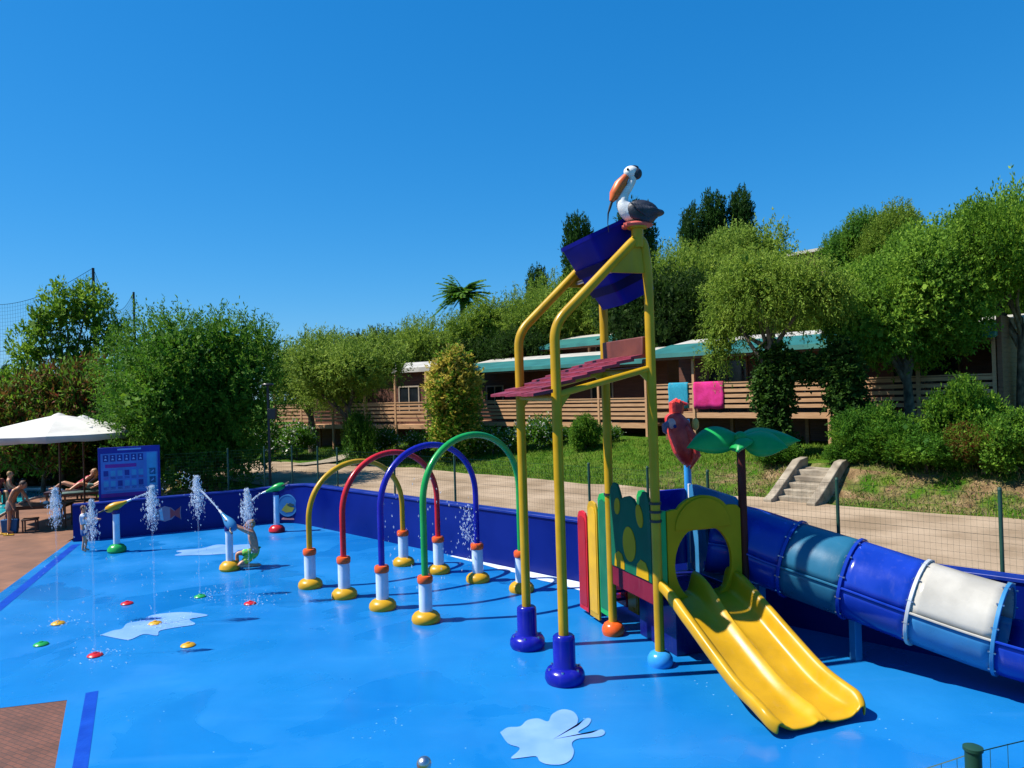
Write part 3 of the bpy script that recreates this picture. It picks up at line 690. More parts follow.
# double slide
prof = catmull([(-1.28, 0, .90), (-1.62, 0, .87), (-2.05, 0, .70), (-2.6, 0, .43), (-3.1, 0, .20), (-3.5, 0, .10), (-3.88, 0, .06)], 6)
SX0, SX1 = 1.49, 2.71; sw = SX1-SX0
def cross(t):
    rim = .31-.09*sstep(0, .35, t)-.03*sstep(.8, 1, t); mid = .32-.20*sstep(.03, .4, t)
    if t > .93: rim *= 1-(t-.93)/.07*.45; mid *= 1-(t-.93)/.07*.6
    pr = [(-.045, rim-.14), (-.055, rim-.03), (-.03, rim), (.02, rim), (.05, rim-.05), (.085, .06), (.14, .012), (.25, 0), (.40, 0), (.50, .012), (.555, .05), (.60, mid-.03), (.645, mid)]
    full = pr+[(sw-x, z) for x, z in pr[-2::-1]]
    return full
rows = []
for i, p in enumerate(prof):
    t = i/(len(prof)-1); d = (prof[min(i+1, len(prof)-1)]-prof[max(i-1, 0)]).normalized(); nv = Vector((-d.z, 0, d.x))
    if nv.z < 0: nv = -nv
    flare = .03*sstep(.8, .93, t)-.13*max(0., (t-.93)/.07)**2
    rows.append([(SX0+x+(x-sw/2)*flare, p.x+nv.x*z, p.z+nv.z*z) for x, z in cross(t)])
sl = MB().grid(rows).build('slide', M['slide_yellow'], tw, ang=70, solid=.035)
m_ = sl.modifiers.new('sub', 'SUBSURF'); m_.levels = 1; m_.render_levels = 2
for x in (SX0+.2, SX1-.2): MB().box((x, -3.5, .05), (.08, .2, .1)).build('slide_foot', M['slide_yellow'], tw)
# tube slide
iT = Matrix.Translation((.1193, 11.3437, 0)) @ Matrix.Rotation(TA, 4, 'Z'); iT = iT.inverted()
tp = catmull([iT @ Vector(p) for p in ((2.98, 11.58, 1.56), (3.55, 11.42, 1.46), (4.08, 10.98, 1.30), (4.70, 10.42, 1.13), (5.31, 9.84, .95), (5.98, 9.20, .78), (6.7, 8.5, .68), (7.5, 7.7, .62))], 8)
TR = .54
def shell(a, b, q0, q1, m, name, parent, r=TR):
    rows = []
    for i in range(a, b+1):
        d = (tp[min(i+1, len(tp)-1)]-tp[max(i-1, 0)]).normalized(); sd = d.cross(Vector((0, 0, 1))).normalized(); up = sd.cross(d)
        rows.append([tuple(tp[i]+sd*(r*math.cos(q))+up*(r*math.sin(q))) for q in np.linspace(q0, q1, 19)])
    return MB().grid(rows).build(name, m, parent, ang=60, solid=.022)
tube = shell(0, 16, 0, math.pi, M['royal'], 'tube_slide', tw)
for a, b, mu_, ml in ((0, 16, None, 'royal'), (16, 24, 'shaded_lblue', 'shaded_lblue'), (24, 32, 'royal', 'royal'), (32, 40, 'cream', 'lblue'), (40, 56, None, 'royal')):
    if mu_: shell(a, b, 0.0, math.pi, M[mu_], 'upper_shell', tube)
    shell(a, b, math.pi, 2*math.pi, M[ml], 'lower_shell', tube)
    for q in (0., math.pi):                 # bolted seam lip along both sides
        pts = []
        for i in range(a, b+1):
            d = (tp[min(i+1, len(tp)-1)]-tp[max(i-1, 0)]).normalized(); sd = d.cross(Vector((0, 0, 1))).normalized()
            pts.append(tp[i]+sd*((TR+.025)*math.cos(q)))
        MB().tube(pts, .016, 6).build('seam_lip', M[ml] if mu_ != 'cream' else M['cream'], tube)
sgrey = mottled('pale_grey_flange', (.4, .43, .45), (.55, .57, .58), 6, .5)
for i, m in ((16, M['royal']), (24, M['royal']), (32, sgrey), (40, M['lblue'])):
    d = (tp[i+1]-tp[i-1]).normalized(); sd = d.cross(Vector((0, 0, 1))).normalized(); up = sd.cross(d)
    mb = MB(); n = 40
    rings = [(TR-.01, -.022), (TR+.042, -.022), (TR+.042, .022), (TR-.01, .022)]
    vs = [tuple(tp[i]+sd*(r*math.cos(6.2832*j/n))+up*(r*math.sin(6.2832*j/n))+d*o) for r, o in rings for j in range(n)]
    fs = [(k*n+j, k*n+(j+1) % n, ((k+1) % 4)*n+(j+1) % n, ((k+1) % 4)*n+j) for k in range(4) for j in range(n)]
    fl_ = mb.add(vs, fs).build('flange', m, tube, bev=.006)
    for j in range(12):
        q = 6.2832*(j+.5)/12; c = tp[i]+sd*((TR+.03)*math.cos(q))+up*((TR+.03)*math.sin(q)); MB().tube([c-d*.042, c+d*.042], .012, 6).build('bolt', M['chrome'], fl_) if math.sin(q) > -.75 else None
for i in (10, 24, 50):
    h = tp[i].z-TR; MB().box((tp[i].x, tp[i].y, h/2+.02), (.12, .12, max(.1, h+.06))).build('support_leg', M['lblue'], tube, bev=.008)
# palm leaves
pt = MB().ell((2*W, -W, 3.12), (.1, .1, .09)).build('palm_top', M['palm_green'], tw)
def palm_leaf(az, ln, wd_, rise, droop, roll=0.):
    rows = []
    for i in range(13):
        t = i/12; w = wd_*math.sin(math.pi*min(1, t*1.02+.02))**.75*(1.15-.35*t)
        r = ln*t; z = rise*math.sin(t*2.0)-droop*t*t
        rows.append([(r, s*w/2*math.cos(roll)-(-abs(s)**1.6*w*.25)*math.sin(roll), z+s*w/2*math.sin(roll)-abs(s)**1.6*w*.25*math.cos(roll)) for s in (-1, -.6, -.25, 0, .25, .6, 1)])
    Mx = Matrix.Translation((2*W, -W, 3.10)) @ Matrix.Rotation(az, 4, 'Z')
    mb = MB(); mb.grid([[tuple(Mx @ Vector(p)) for p in r] for r in rows]); return mb.build('leaf', M['palm_green'], pt, ang=50, solid=.025)
palm_leaf(math.pi-TA+.05, .80, .44, .10, .20, -1.05)
palm_leaf(-TA-.55, .66, .5, .06, .18, .75)
palm_leaf(-TA+.12, .92, .46, .10, .16, .8)
palm_leaf(math.pi/2-TA-.5, .85, .55, .12, .16)
palm_leaf(math.pi/2-TA+.5, .6, .45, .18, .2)
palm_leaf(-math.pi/2-TA-.4, .35, .34, .05, .22, .3)

def skin_obj(name, verts, edges, radii, mat, parent, sub=2):
    me = bpy.data.meshes.new(name); me.from_pydata(verts, edges, []); me.materials.append(mat)
    o = bpy.data.objects.new(name, me); C.objects.link(o)
    if parent is not None: o.parent = parent
    md = o.modifiers.new('skin', 'SKIN'); md.use_smooth_shade = True; md.branch_smoothing = .3
    if not me.skin_vertices:
        raise RuntimeError('no skin layer')
    for i, r in enumerate(radii):
        r = r if isinstance(r, tuple) else (r, r)
        me.skin_vertices[0].data[i].radius = r
    me.skin_vertices[0].data[0].use_root = True
    s = o.modifiers.new('sub', 'SUBSURF'); s.levels = 1; s.render_levels = sub
    return o
# parrot figure on the light blue post
PX, PY, PZ = 2*W-.20, -.16, 3.06
Rz = Matrix.Rotation(-TA, 4, 'Z')
def pw(x, y, z): v = Rz @ Vector((x, y, 0)); return (PX+v.x, PY+v.y, PZ+z)
parrot = skin_obj('parrot_figure', [pw(.02, 0, 0), pw(-.06, -.03, .22), pw(-.14, -.05, .34), pw(-.16, -.06, .42), pw(.06, 0, -.24), pw(.12, .02, -.48)],
                  [(0, 1), (1, 2), (2, 3), (0, 4), (4, 5)], [.22, .19, .165, .11, .19, .09], M['parrot_red'], tw)
mb = MB()
for k in range(4):
    mb.tube([pw(-.12+.03*k, -.03, .40), pw(-.12+.04*k, -.03, .56+.02*(k % 2)), pw(-.05+.05*k, -.02, .63-.03*k)], [.07, .075, .03], 8)
mb.build('crest', M['parrot_red'], parrot)
MB().ell(pw(-.17, -.15, .25), (.08, .06, .09), M=Rz).build('cheek', M['pink'], parrot)
MB().tube([pw(-.22, -.13, .24), pw(-.29, -.13, .2), pw(-.29, -.13, .12), pw(-.26, -.12, .08)], [.06, .055, .035, .01], 10).build('beak', simple('beak_grey_violet', (.2, .13, .22), .4), parrot)
MB().ell(pw(-.14, -.2, .2), (.03, .02, .03)).build('eye', M['navy'], parrot)
for s_ in (-1, 1):
    mb = MB()
    for k in range(6):
        mb.tube([pw(.05+.015*k, -.17*s_, .2-.03*k), pw(.16+.01*k, -.19*s_, .02-.06*k), pw(.2-.02*k, -.13*s_, -.22-.055*k)], [.05, .055, .012], 8)
    mb.build('wing', M['parrot_red'], parrot)
MB().ell(pw(.2, -.15, .22), (.06, .05, .1), M=Rz).build('wing_patch', simple('parrot_yellow', (.65, .35, .08), .5), parrot)
# pelican figure
PX, PY, PZ = 1.30, -W, 6.15
bp2 = catmull([pw(.30, 0, .16), pw(.20, 0, .18), pw(.04, 0, .20), pw(-.10, 0, .22), pw(-.19, 0, .33), pw(-.165, 0, .46), pw(-.09, 0, .57), pw(-.04, 0, .67), pw(-.05, 0, .75)], 6)
br2 = [.045, .10, .14, .135, .095, .065, .052, .05, .055]
rad2 = [br2[min(8, int(i/6))]*(1-(i/6) % 1)+br2[min(8, int(i/6)+1)]*((i/6) % 1) for i in range(len(bp2))]
pel = MB().tube(bp2, rad2, 20).build('pelican_figure', M['feather_white'], tw, ang=80)
MB().ell(pw(-.06, 0, .775), (.105, .088, .088), 20, 14, M=Rz).build('head', M['feather_white'], pel, ang=80)
MB().ell(pw(.015, 0, .75), (.078, .082, .082), 18, 12, M=Rz).ell(pw(-.02, 0, .835), (.07, .045, .035), M=Rz).build('crest', M['feather_dark'], pel, ang=80)
MB().tube([pw(-.13, 0, .72), pw(-.22, 0, .60), pw(-.30, 0, .46), pw(-.35, 0, .37)], [.05, .085, .08, .03], 12).build('bill', mottled('orange_bill_paint', (.55, .085, .012), (.68, .17, .018), 6, .4), pel)
MB().tube([pw(-.34, 0, .38), pw(-.37, 0, .29), pw(-.40, 0, .2), pw(-.41, 0, .06), pw(-.40, 0, -.06)], [.022, .02, .012, .006, .004], 8).build('water_hose', M['black'], pel)
MB().ell(pw(-.12, -.09, .79), (.02, .015, .02)).build('eye', M['black'], pel)
for s_ in (-1, 1):
    mb = MB().ell(pw(.07, .095*s_, .20), (.23, .085, .155), 20, 12, M=Rz @ Matrix.Rotation(.22, 4, 'Y'))
    for k in range(6):                       # moulded feather ridges
        mb.tube(catmull([pw(-.10+.04*k, .17*s_, .30-.008*k), pw(.02+.035*k, .195*s_, .20), pw(.16+.03*k, .15*s_, .10+.012*k)], 4), [.012]*3+[.03]*3+[.034, .026, .012], 8, sy=.6)
    mb.build('wing', M['feather_dark'], pel, ang=70)
MB().ell(pw(.24, 0, .19), (.15, .10, .06), 18, 10, M=Rz).build('tail', M['feather_dark'], pel, ang=80)
for s_ in (-.08, .08):
    mb = MB().tube([pw(0, s_, .2), pw(-.02, s_, .04)], .03, 8)
    for a in (-.5, 0, .5): mb.tube([pw(-.0, s_, .035), pw(-.2*math.cos(a), s_+.2*math.sin(a)*.6, .02)], [.035, .025], 8)
    mb.build('foot', simple('pelican_foot_pink', (.55, .10, .08), .5), pel)
MB().ell(pw(.02, 0, .03), (.22, .16, .05)).build('perch', simple('perch_red', (.5, .09, .07), .5), pel)

# ------------------------------------------------------------------ water guns
def water_gun(px, py, basemat, colmat, az, pitch, label, h=.92):
    p = g(px, py); t = thing('water_gun', label, 'water gun', (p.x, p.y, 0), 0, 'water guns round the splash pool')
    MB().lathe([(0, 0), (.21, 0), (.235, .05), (.22, .12), (.16, .19), (.08, .22), (0, .225)], 24).build('base', M[basemat], t)
    MB().tube([(0, 0, .18), (0, 0, h)], .082, 18).build('post', M['sleeve'], t)
    MB().tube([(0, 0, h-.02), (0, 0, h+.08)], .10, 16).build('swivel', M['navy'], t)
    Mx = Matrix.Translation((0, 0, h+.18)) @ Matrix.Rotation(az, 4, 'Z') @ Matrix.Rotation(-pitch, 4, 'Y')
    prof_ = [(-.27, .04), (-.23, .085), (-.12, .115), (0, .112), (.11, .08), (.2, .05), (.29, .036)]
    b = MB().tube([Mx @ Vector((x, 0, 0)) for x, r in prof_], [r for x, r in prof_], 16).build('barrel', M[colmat], t)
    MB().tube([Mx @ Vector((.27, 0, 0)), Mx @ Vector((.40, 0, 0))], [.03, .025], 12).build('nozzle', M['white'], b)
    for s in (-1, 1): MB().tube([Mx @ Vector((-.2, s*.09, 0)), Mx @ Vector((-.3, s*.17, .02)), Mx @ Vector((-.38, s*.17, .02))], .022, 8).build('handle', M['black'], b)
    return p, Mx
g1p, g1M = water_gun(117, 552, 'green', 'base_yellow', R_(15), R_(22), 'water gun with yellow barrel on a green base, below the sign board', 1.02)
g2p, g2M = water_gun(230, 570, 'base_yellow', 'lblue', R_(150), R_(38), 'water gun with blue barrel on a yellow base, gripped by the kneeling child')
g3p, g3M = water_gun(277, 532, 'red', 'green', R_(190), R_(-18), 'water gun with green barrel on a red base, beside the round wall badge', 1.1)

# ------------------------------------------------------------------ floor nozzles and jets
def water_mat(name, alpha, tr=.35):
    m, nt, b = newmat(name); N = nt.nodes; L = nt.links
    b.inputs['Base Color'].default_value = (.85, .93, 1., 1); b.inputs['Roughness'].default_value = .12
    b.inputs['IOR'].default_value = 1.33; b.inputs['Transmission Weight'].default_value = tr; b.inputs['Alpha'].default_value = alpha
    return m
M['foam'] = water_mat('white_water_foam', .5, .5); M['water_thin'] = water_mat('clear_water', .13)
def nozzle(px, py, m, label):
    p = g(px, py); o = MB().lathe([(0, .004), (.10, .004), (.115, .012), (.10, .03), (.055, .045), (.03, .05), (.03, .06), (0, .06)], 20).build('floor_nozzle', M[m])
    o.location = (p.x, p.y, 0); tag(o, label, 'floor nozzle', 'coloured floor nozzles in the splash pool'); return p
nz = {}
for k, px, py, m, lab in (('r1', 127, 604, 'red', 'red floor nozzle behind the yellow nozzles, without a jet above it'), ('y1', 58, 624, 'base_yellow', 'yellow floor nozzle nearest the terracotta deck on the left'),
        ('g1', 41, 645, 'green', 'green floor nozzle farthest left, nearest the long drain gutter'), ('r2', 95, 656, 'red', 'red floor nozzle nearest the corner of the brick paving'),
        ('y2', 155, 624, 'base_yellow', 'yellow floor nozzle in the middle of the pale splat mark'), ('y3', 188, 646, 'base_yellow', 'yellow floor nozzle in front of the pale splat mark'),
        ('g2', 200, 597, 'green', 'green floor nozzle behind the pale splat mark'), ('r3', 250, 604, 'red', 'red floor nozzle nearest the yellow spray arch')):
    nz[k] = nozzle(px, py, m, lab)
OCT = [(1, 0, 0), (-1, 0, 0), (0, 1, 0), (0, -1, 0), (0, 0, 1), (0, 0, -1)]
OCF = [(0, 2, 4), (2, 1, 4), (1, 3, 4), (3, 0, 4), (2, 0, 5), (1, 2, 5), (3, 1, 5), (0, 3, 5)]
def drops(mb, c, r, st=1.):
    mb.add([(c[0]+x*r, c[1]+y*r, c[2]+z*r*st) for x, y, z in OCT], OCF)
def jet(p, h, foam0, seed, label, wid=.10, n=170):
    rnd = random.Random(seed); t = thing('water_jet', label, 'water jet', (p.x, p.y, 0), 0, 'vertical water jets rising from the floor')
    mb = MB()
    pts = [(rnd.uniform(-.008, .008), rnd.uniform(-.008, .008), .05+(h-.1)*i/14) for i in range(15)]
    mb.tube(pts, [.009+.007*rnd.random() for _ in pts], 8); mb.build('column', M['water_thin'], t)
    mb = MB()
    for i in range(n*4):
        a = rnd.random(); z = foam0+(h-foam0)*a**.7
        s = wid*(.35+.65*math.sin(math.pi*min(1, (z-foam0)/(h-foam0)*.9+.15)))
        drops(mb, (rnd.gauss(0, s*.5), rnd.gauss(0, s*.5), z), rnd.uniform(.004, .015)*(1 if a > .15 else .6), rnd.uniform(1., 4.2))
    for i in range(36):
        z = h*rnd.random()**1.5; drops(mb, (rnd.gauss(0, .13), rnd.gauss(0, .13), z), rnd.uniform(.005, .013), 2.)
    for i in range(60):
        q = rnd.uniform(0, 6.28); r_ = abs(rnd.gauss(0, .35)); drops(mb, (r_*math.cos(q)+.15, r_*math.sin(q), .01+abs(rnd.gauss(0, .05))), rnd.uniform(.006, .016), .8)
    tag(mb.build('foam', M['foam'], t), kind='stuff')
def top_z(p, y):
    lo, hi = 0., 6.
    for _ in range(40):
        m = (lo+hi)/2; d = Vector((p.x, p.y, m))-cO
        if 384-FPX*d.dot(cU)/d.dot(cF) > y: lo = m
        else: hi = m
    return lo
for k, yt, yb, lab, w, n in (('y1', 488, 528, 'foaming water jet from the yellow nozzle nearest the deck', .12, 150), ('r2', 500, 548, 'foaming water jet in front of the standing child, from the red nozzle', .09, 90),
        ('y2', 486, 532, 'foaming water jet crossing the painted fish on the wall', .12, 170), ('g2', 476, 520, 'tall foaming water jet in front of the big round tree', .13, 170), ('r3', 489, 530, 'foaming water jet just left of the green water gun', .12, 170)):
    jet(nz[k], top_z(nz[k], yt), top_z(nz[k], yb), hash(k) % 100 if False else ord(k[0])*3+ord(k[1]), lab, w, n)
def spray(p, Mx, ln, drop, label, seed, n=70):
    rnd = random.Random(seed); mb = MB(); d0 = Mx.to_3x3() @ Vector((1, 0, 0)); o = Vector((p.x, p.y, 0))+(Mx @ Vector((.41, 0, 0)))
    pts = [o+d0*(ln*i/10)+Vector((0, 0, -drop*(i/10)**2)) for i in range(11)]
    mb.tube(pts[:7], [.014+.002*i for i in range(7)], 8)
    for i in range(n):
        a = rnd.random()**.7; c = o+d0*(ln*a)+Vector((0, 0, -drop*a*a)); s = .015+.09*a*a
        drops(mb, (c.x+rnd.gauss(0, s), c.y+rnd.gauss(0, s), c.z+rnd.gauss(0, s)), rnd.uniform(.006, .018))
    tag(mb.build('water_spray', M['foam']), label, 'water spray', kind='stuff')
spray(g2p, g2M, 1.6, .25, 'stream of water shooting from the blue water gun', 3)
spray(g1p, g1M, .9, .1, 'thin stream of water leaving the yellow water gun', 4, 35)
spray(g3p, g3M, .5, .3, 'short spray of water falling from the green water gun', 5, 40)
# mist curtain drops under the blue arch
rnd = random.Random(21); mb = MB()
bx, by = ox+2*os_*sa_, oy-2*os_*ca_
for i in range(260):
    q = rnd.uniform(.1, .9); x = ow*(.5+.5*math.cos(math.pi*(1-q))); z = rnd.uniform(.3, 1.9) if q > .6 else rnd.uniform(.2, 2.3)
    if rnd.random() < .6: x = ow*rnd.uniform(.82, .97); z = rnd.uniform(.8, 1.6)
    drops(mb, (bx+x*ca_+rnd.gauss(0, .05), by+x*sa_+rnd.gauss(0, .05), z), rnd.uniform(.005, .014), 2.5)
tag(mb.build('water_spray', M['foam']), 'fine drops of water falling inside the blue spray arch', 'water spray', kind='stuff')

# ------------------------------------------------------------------ people
def person(name, label, loc, rz, J, k=1., skin='skin', hair='hair', short=None, top=None, longhair=False, group=None, extra=None):
    """J: joint positions in metres (before scale k); the missing right side mirrors the left."""
    t = thing(name, label, 'person', loc, rz, group)
    D = dict(J)
    for a in ('sh', 'el', 'wr', 'hip', 'kn', 'an', 'toe'):
        if a+'R' not in D: x, y, z = D[a+'L']; D[a+'R'] = (-x, y, z)
    order = ['pelvis', 'waist', 'chest', 'neck', 'head', 'crown', 'shL', 'elL', 'wrL', 'shR', 'elR', 'wrR', 'hipL', 'knL', 'anL', 'toeL', 'hipR', 'knR', 'anR', 'toeR']
    rad = dict(pelvis=.135, waist=.115, chest=.135, neck=.055, head=.095, crown=.07, sh=.058, el=.042, wr=.03, hip=.088, kn=.058, an=.04, toe=.032)
    ed = [('pelvis', 'waist'), ('waist', 'chest'), ('chest', 'neck'), ('neck', 'head'), ('head', 'crown')]
    for s in 'LR': ed += [('chest', 'sh'+s), ('sh'+s, 'el'+s), ('el'+s, 'wr'+s), ('pelvis', 'hip'+s), ('hip'+s, 'kn'+s), ('kn'+s, 'an'+s), ('an'+s, 'toe'+s)]
    V = [Vector(D[o])*k for o in order]; Rr = [rad[o.rstrip('LR')]*k for o in order]; Ed = [(order.index(a), order.index(b)) for a, b in ed]
    for s in 'LR':                         # hand: palm, four fingers and a thumb, slightly curled
        w = Vector(D['wr'+s])*k; e = Vector(D['el'+s])*k; d = (w-e).normalized()
        sd = d.cross(Vector((0, 1, .2))).normalized(); up = sd.cross(d)
        i0 = order.index('wr'+s); V.append(w+d*.07*k); Rr.append((.036*k, .018*k)); ip = len(V)-1; Ed.append((i0, ip))
        for f, (o, l) in enumerate(((-.028, .06), (-.010, .075), (.010, .07), (.028, .055))):
            V.append(w+d*(.085+l*.5)*k+sd*o*k); Rr.append(.009*k); a = len(V)-1
            V.append(w+d*(.085+l)*k+sd*o*k-up*.015*k); Rr.append(.008*k); Ed += [(ip, a), (a, a+1)]
        V.append(w+d*.075*k+sd*(.05 if s == 'L' else -.05)*k); Rr.append(.011*k); Ed.append((i0, len(V)-1))
    body = skin_obj('body', [tuple(v) for v in V], Ed, Rr, M[skin], t, 2)
    hd, cr, nk = (Vector(D[a])*k for a in ('head', 'crown', 'neck'))
    up = (cr-hd).normalized(); fw = Vector(D.get('face', (0, -1, 0))); fw = (fw-up*fw.dot(up)).normalized(); sd = up.cross(fw)
    RM = Matrix((( sd.x, -fw.x, up.x, 0), (sd.y, -fw.y, up.y, 0), (sd.z, -fw.z, up.z, 0), (0, 0, 0, 1)))
    c = hd+up*.03*k
    MB().ell(tuple(c+fw*.012*k), (.078*k, .098*k, .122*k), M=RM).tube([c+fw*.1*k+up*.01*k, c+fw*.125*k-up*.02*k, c+fw*.1*k-up*.03*k], [.008*k, .016*k, .012*k], 8).ell(tuple(c+sd*.08*k), (.014*k, .026*k, .034*k), M=RM).ell(tuple(c-sd*.08*k), (.014*k, .026*k, .034*k), M=RM).build('face', M[skin], t)
    for s in (-1, 1): MB().ell(tuple(c+fw*.1*k+up*.015*k+sd*s*.032*k), (.014*k, .01*k, .009*k), M=RM, n=8, m=6).build('eye', M['black'], t)
    MB().tube([c+fw*.104*k-up*.055*k-sd*.025*k, c+fw*.109*k-up*.058*k, c+fw*.104*k-up*.055*k+sd*.025*k], .006*k, 6).build('mouth', M['parrot_red'], t)
    hm = MB().ell(tuple(c-fw*.022*k+up*.03*k), (.09*k, .1*k, .112*k), M=RM, jit=.03)
    if longhair: hm.tube([c-fw*.07*k+up*.03*k, c-fw*.1*k-up*.08*k, c-fw*.09*k-up*.2*k, c-fw*.08*k-up*.3*k], [.07*k, .075*k, .055*k, .02*k], 10)
    hm.build('hair', M[hair], t)
    def gar(nm, ks, edges, grow, m):
        vs = [tuple(Vector(D[a] if isinstance(a, str) else a)*k) for a, r in ks]
        return skin_obj(nm, vs, edges, [r*k+grow*k for a, r in ks], m, t, 2)
    if short:
        md = lambda a, b, f: tuple(Vector(D[a]).lerp(Vector(D[b]), f))
        f = short[1]
        gar('shorts', [('pelvis', .135), (md('pelvis', 'waist', .5), .125), ('hipL', .09), (md('hipL', 'knL', f), .083), ('hipR', .09), (md('hipR', 'knR', f), .083)], [(0, 1), (0, 2), (2, 3), (0, 4), (4, 5)], .016, short[0])
    if top:
        md = lambda a, b, f: tuple(Vector(D[a]).lerp(Vector(D[b]), f))
        ks = [('waist', .118), (md('pelvis', 'waist', .3), .125), ('chest', .137), (md('chest', 'neck', .5), .08), ('shL', .06), ('shR', .06)]
        es = [(0, 1), (0, 2), (2, 3), (2, 4), (2, 5)]
        if top[1]:
            ks += [(md('shL', 'elL', .6), .052), (md('shR', 'elR', .6), .052)]; es += [(4, 6), (5, 7)]
        gar('shirt' if top[1] else 'swimsuit', ks, es, .014, top[0])
    return t
# face forward = -Y in local space
standing = dict(pelvis=(0, 0, .93), waist=(0, .01, 1.1), chest=(0, 0, 1.32), neck=(0, .01, 1.49), head=(0, -.01, 1.58), crown=(0, 0, 1.7), shL=(.18, .01, 1.40), elL=(.25, .03, 1.13), wrL=(.26, -.06, .88), hipL=(.09, 0, .88), knL=(.1, -.02, .5), anL=(.1, .02, .08), toeL=(.12, -.13, .035))
blue_sh = simple('blue_swim_shorts', (.03, .10, .28), .7); white_tee = simple('white_wet_shirt', (.6, .66, .75), .6)
c1 = dict(standing); c1.update(elL=(.2, -.22, 1.24), wrL=(.1, -.46, 1.2), elR=(-.2, -.22, 1.22), wrR=(-.1, -.46, 1.2), knL=(.1, -.05, .5))
p = g(84.5, 551.5)
person('person', 'standing child in white shirt and blue shorts reaching for the yellow water gun', (p.x, p.y, 0), R_(95), c1, .70, 'skin', 'hair', (blue_sh, .8), (white_tee, True))
kn = dict(pelvis=(0, .05, .36), waist=(0, .02, .52), chest=(0, -.03, .72), neck=(0, -.05, .88), head=(0, -.07, .97), crown=(0, -.05, 1.09), shL=(.17, -.05, .82), elL=(.16, -.3, .96), wrL=(.08, -.5, 1.10), hipL=(.1, .02, .33), knL=(.17, -.38, .12), anL=(.16, -.02, .08), toeL=(.15, .14, .06), knR=(-.15, -.36, .34), anR=(-.15, -.34, .06), toeR=(-.16, -.48, .04))
grn_sh = mottled('green_and_yellow_shorts', (.04, .42, .08), (.6, .6, .05), 9, .7, lo=.45, hi=.6)
p = g(254, 567)
person('person', 'kneeling child in green swim shorts aiming the blue water gun', (p.x, p.y, 0), R_(-62), kn, .98, 'skin', 'hair_blond', (grn_sh, .75))
# adults on the deck
ad = dict(standing); ad.update(waist=(0, -.06, 1.08), chest=(0, -.18, 1.26), neck=(0, -.28, 1.39), head=(0, -.36, 1.43), crown=(0, -.42, 1.54), shL=(.19, -.20, 1.33), elL=(.27, -.32, 1.08), wrL=(.22, -.45, .84), elR=(-.26, -.1, 1.05), wrR=(-.24, -.2, .8))
p = g(11, 533)
man = person('person', 'adult with bare tanned back leaning forward over the dark table', (p.x, p.y, 0), R_(98), ad, 1.0, 'skin_tan', 'hair', (simple('grey_swim_shorts', (.25, .2, .18), .8), .55))
for s in (-.12, .1):
    o = MB().prism([(-.05, -.14), (.05, -.14), (.055, .1), (.03, .14), (-.03, .14), (-.055, .1)], 0, .03, lambda a, b, c: (a, b, c)).tube([(-.045, .0, .03), (0, .03, .07), (.045, 0, .03)], .012, 6).build('flip_flop', M['base_yellow'], None, bev=.004)
    o.location = (p.x+.05+s*1.6, p.y-.32-s, 0.0); o.rotation_euler = (0, 0, R_(98)+s)
    tag(o, 'yellow flip-flop on the deck at the feet of the leaning adult', 'flip-flop', 'yellow flip-flops by the table')
sit = dict(pelvis=(0, 0, .5), waist=(0, .03, .66), chest=(0, .02, .88), neck=(0, .0, 1.05), head=(0, -.03, 1.14), crown=(0, -.02, 1.26), shL=(.18, .02, .97), elL=(.25, -.05, .72), wrL=(.2, -.22, .58), hipL=(.1, -.04, .48), knL=(.13, -.44, .5), anL=(.13, -.46, .08), toeL=(.14, -.6, .04))
purple = simple('purple_swimwear', (.09, .015, .16), .7)
def stool(p, rz, label):
    t = thing('stool', label, 'stool', (p.x, p.y, 0), rz)
    MB().box((0, 0, .39), (.42, .42, .05)).build('seat', M['wood_dark'], t, bev=.01)
    for a in (-.17, .17):
        for b in (-.17, .17): MB().box((a, b, .183), (.04, .04, .366)).build('leg', M['wood_dark'], t)
p = g(10, 503); stool(p, .3, 'low dark stool under the pale person in purple')
person('person', 'pale person in purple swimwear sitting beside the pool, left of the table', (p.x, p.y, 0), R_(120), sit, .98, 'skin', 'hair_blond', (purple, .35))
p = g(-2, 504); stool(p, .1, 'low dark stool at the far left under the person in a dark shirt')
person('person', 'person in a dark red shirt sitting at the far left edge', (p.x, p.y, 0), R_(60), sit, 1.0, 'skin_tan', 'hair', (M['navy'], .6), (simple('dark_red_shirt', (.10, .02, .025), .8), True))
# loungers with two people under the umbrellas
def lounger(p, rz, label, m):
    t = thing('sun_lounger', label, 'sun lounger', (p.x, p.y, 0), rz, 'sun loungers under the white umbrellas')
    MB().box((0, -.35, .36), (.62, 1.3, .05)).build('bed', m, t, bev=.01)
    MB().prism([(.28, .335), (.33, .335), (.83, .80), (.79, .84), (.28, .385)], -.31, .31, lambda a, b, c: (c, a, b)).build('backrest', m, t, bev=.01)
    for a in (-.27, .27):
        MB().box((a, -.35, .30), (.05, 1.32, .07)).build('side_rail', M['wood_dark'], t)
        for b in (-.9, .2): MB().box((a, b, .135), (.05, .06, .27)).build('leg', M['wood_dark'], t)
    return t
rec = dict(pelvis=(0, .1, .5), waist=(0, .28, .58), chest=(0, .48, .74), neck=(0, .62, .86), head=(0, .68, .96), crown=(0, .72, 1.08), shL=(.18, .53, .80), elL=(.3, .35, .62), wrL=(.24, .12, .52), hipL=(.09, .06, .48), knL=(.11, -.34, .66), anL=(.11, -.66, .43), toeL=(.12, -.8, .46), face=(0, -1, .3))
l1 = g(74, 499.5); l2 = g(91, 500)
lounger(l1, R_(-75), 'wooden sun lounger under the person in a red swimsuit', simple('dark_cushion', (.05, .03, .05), .8))
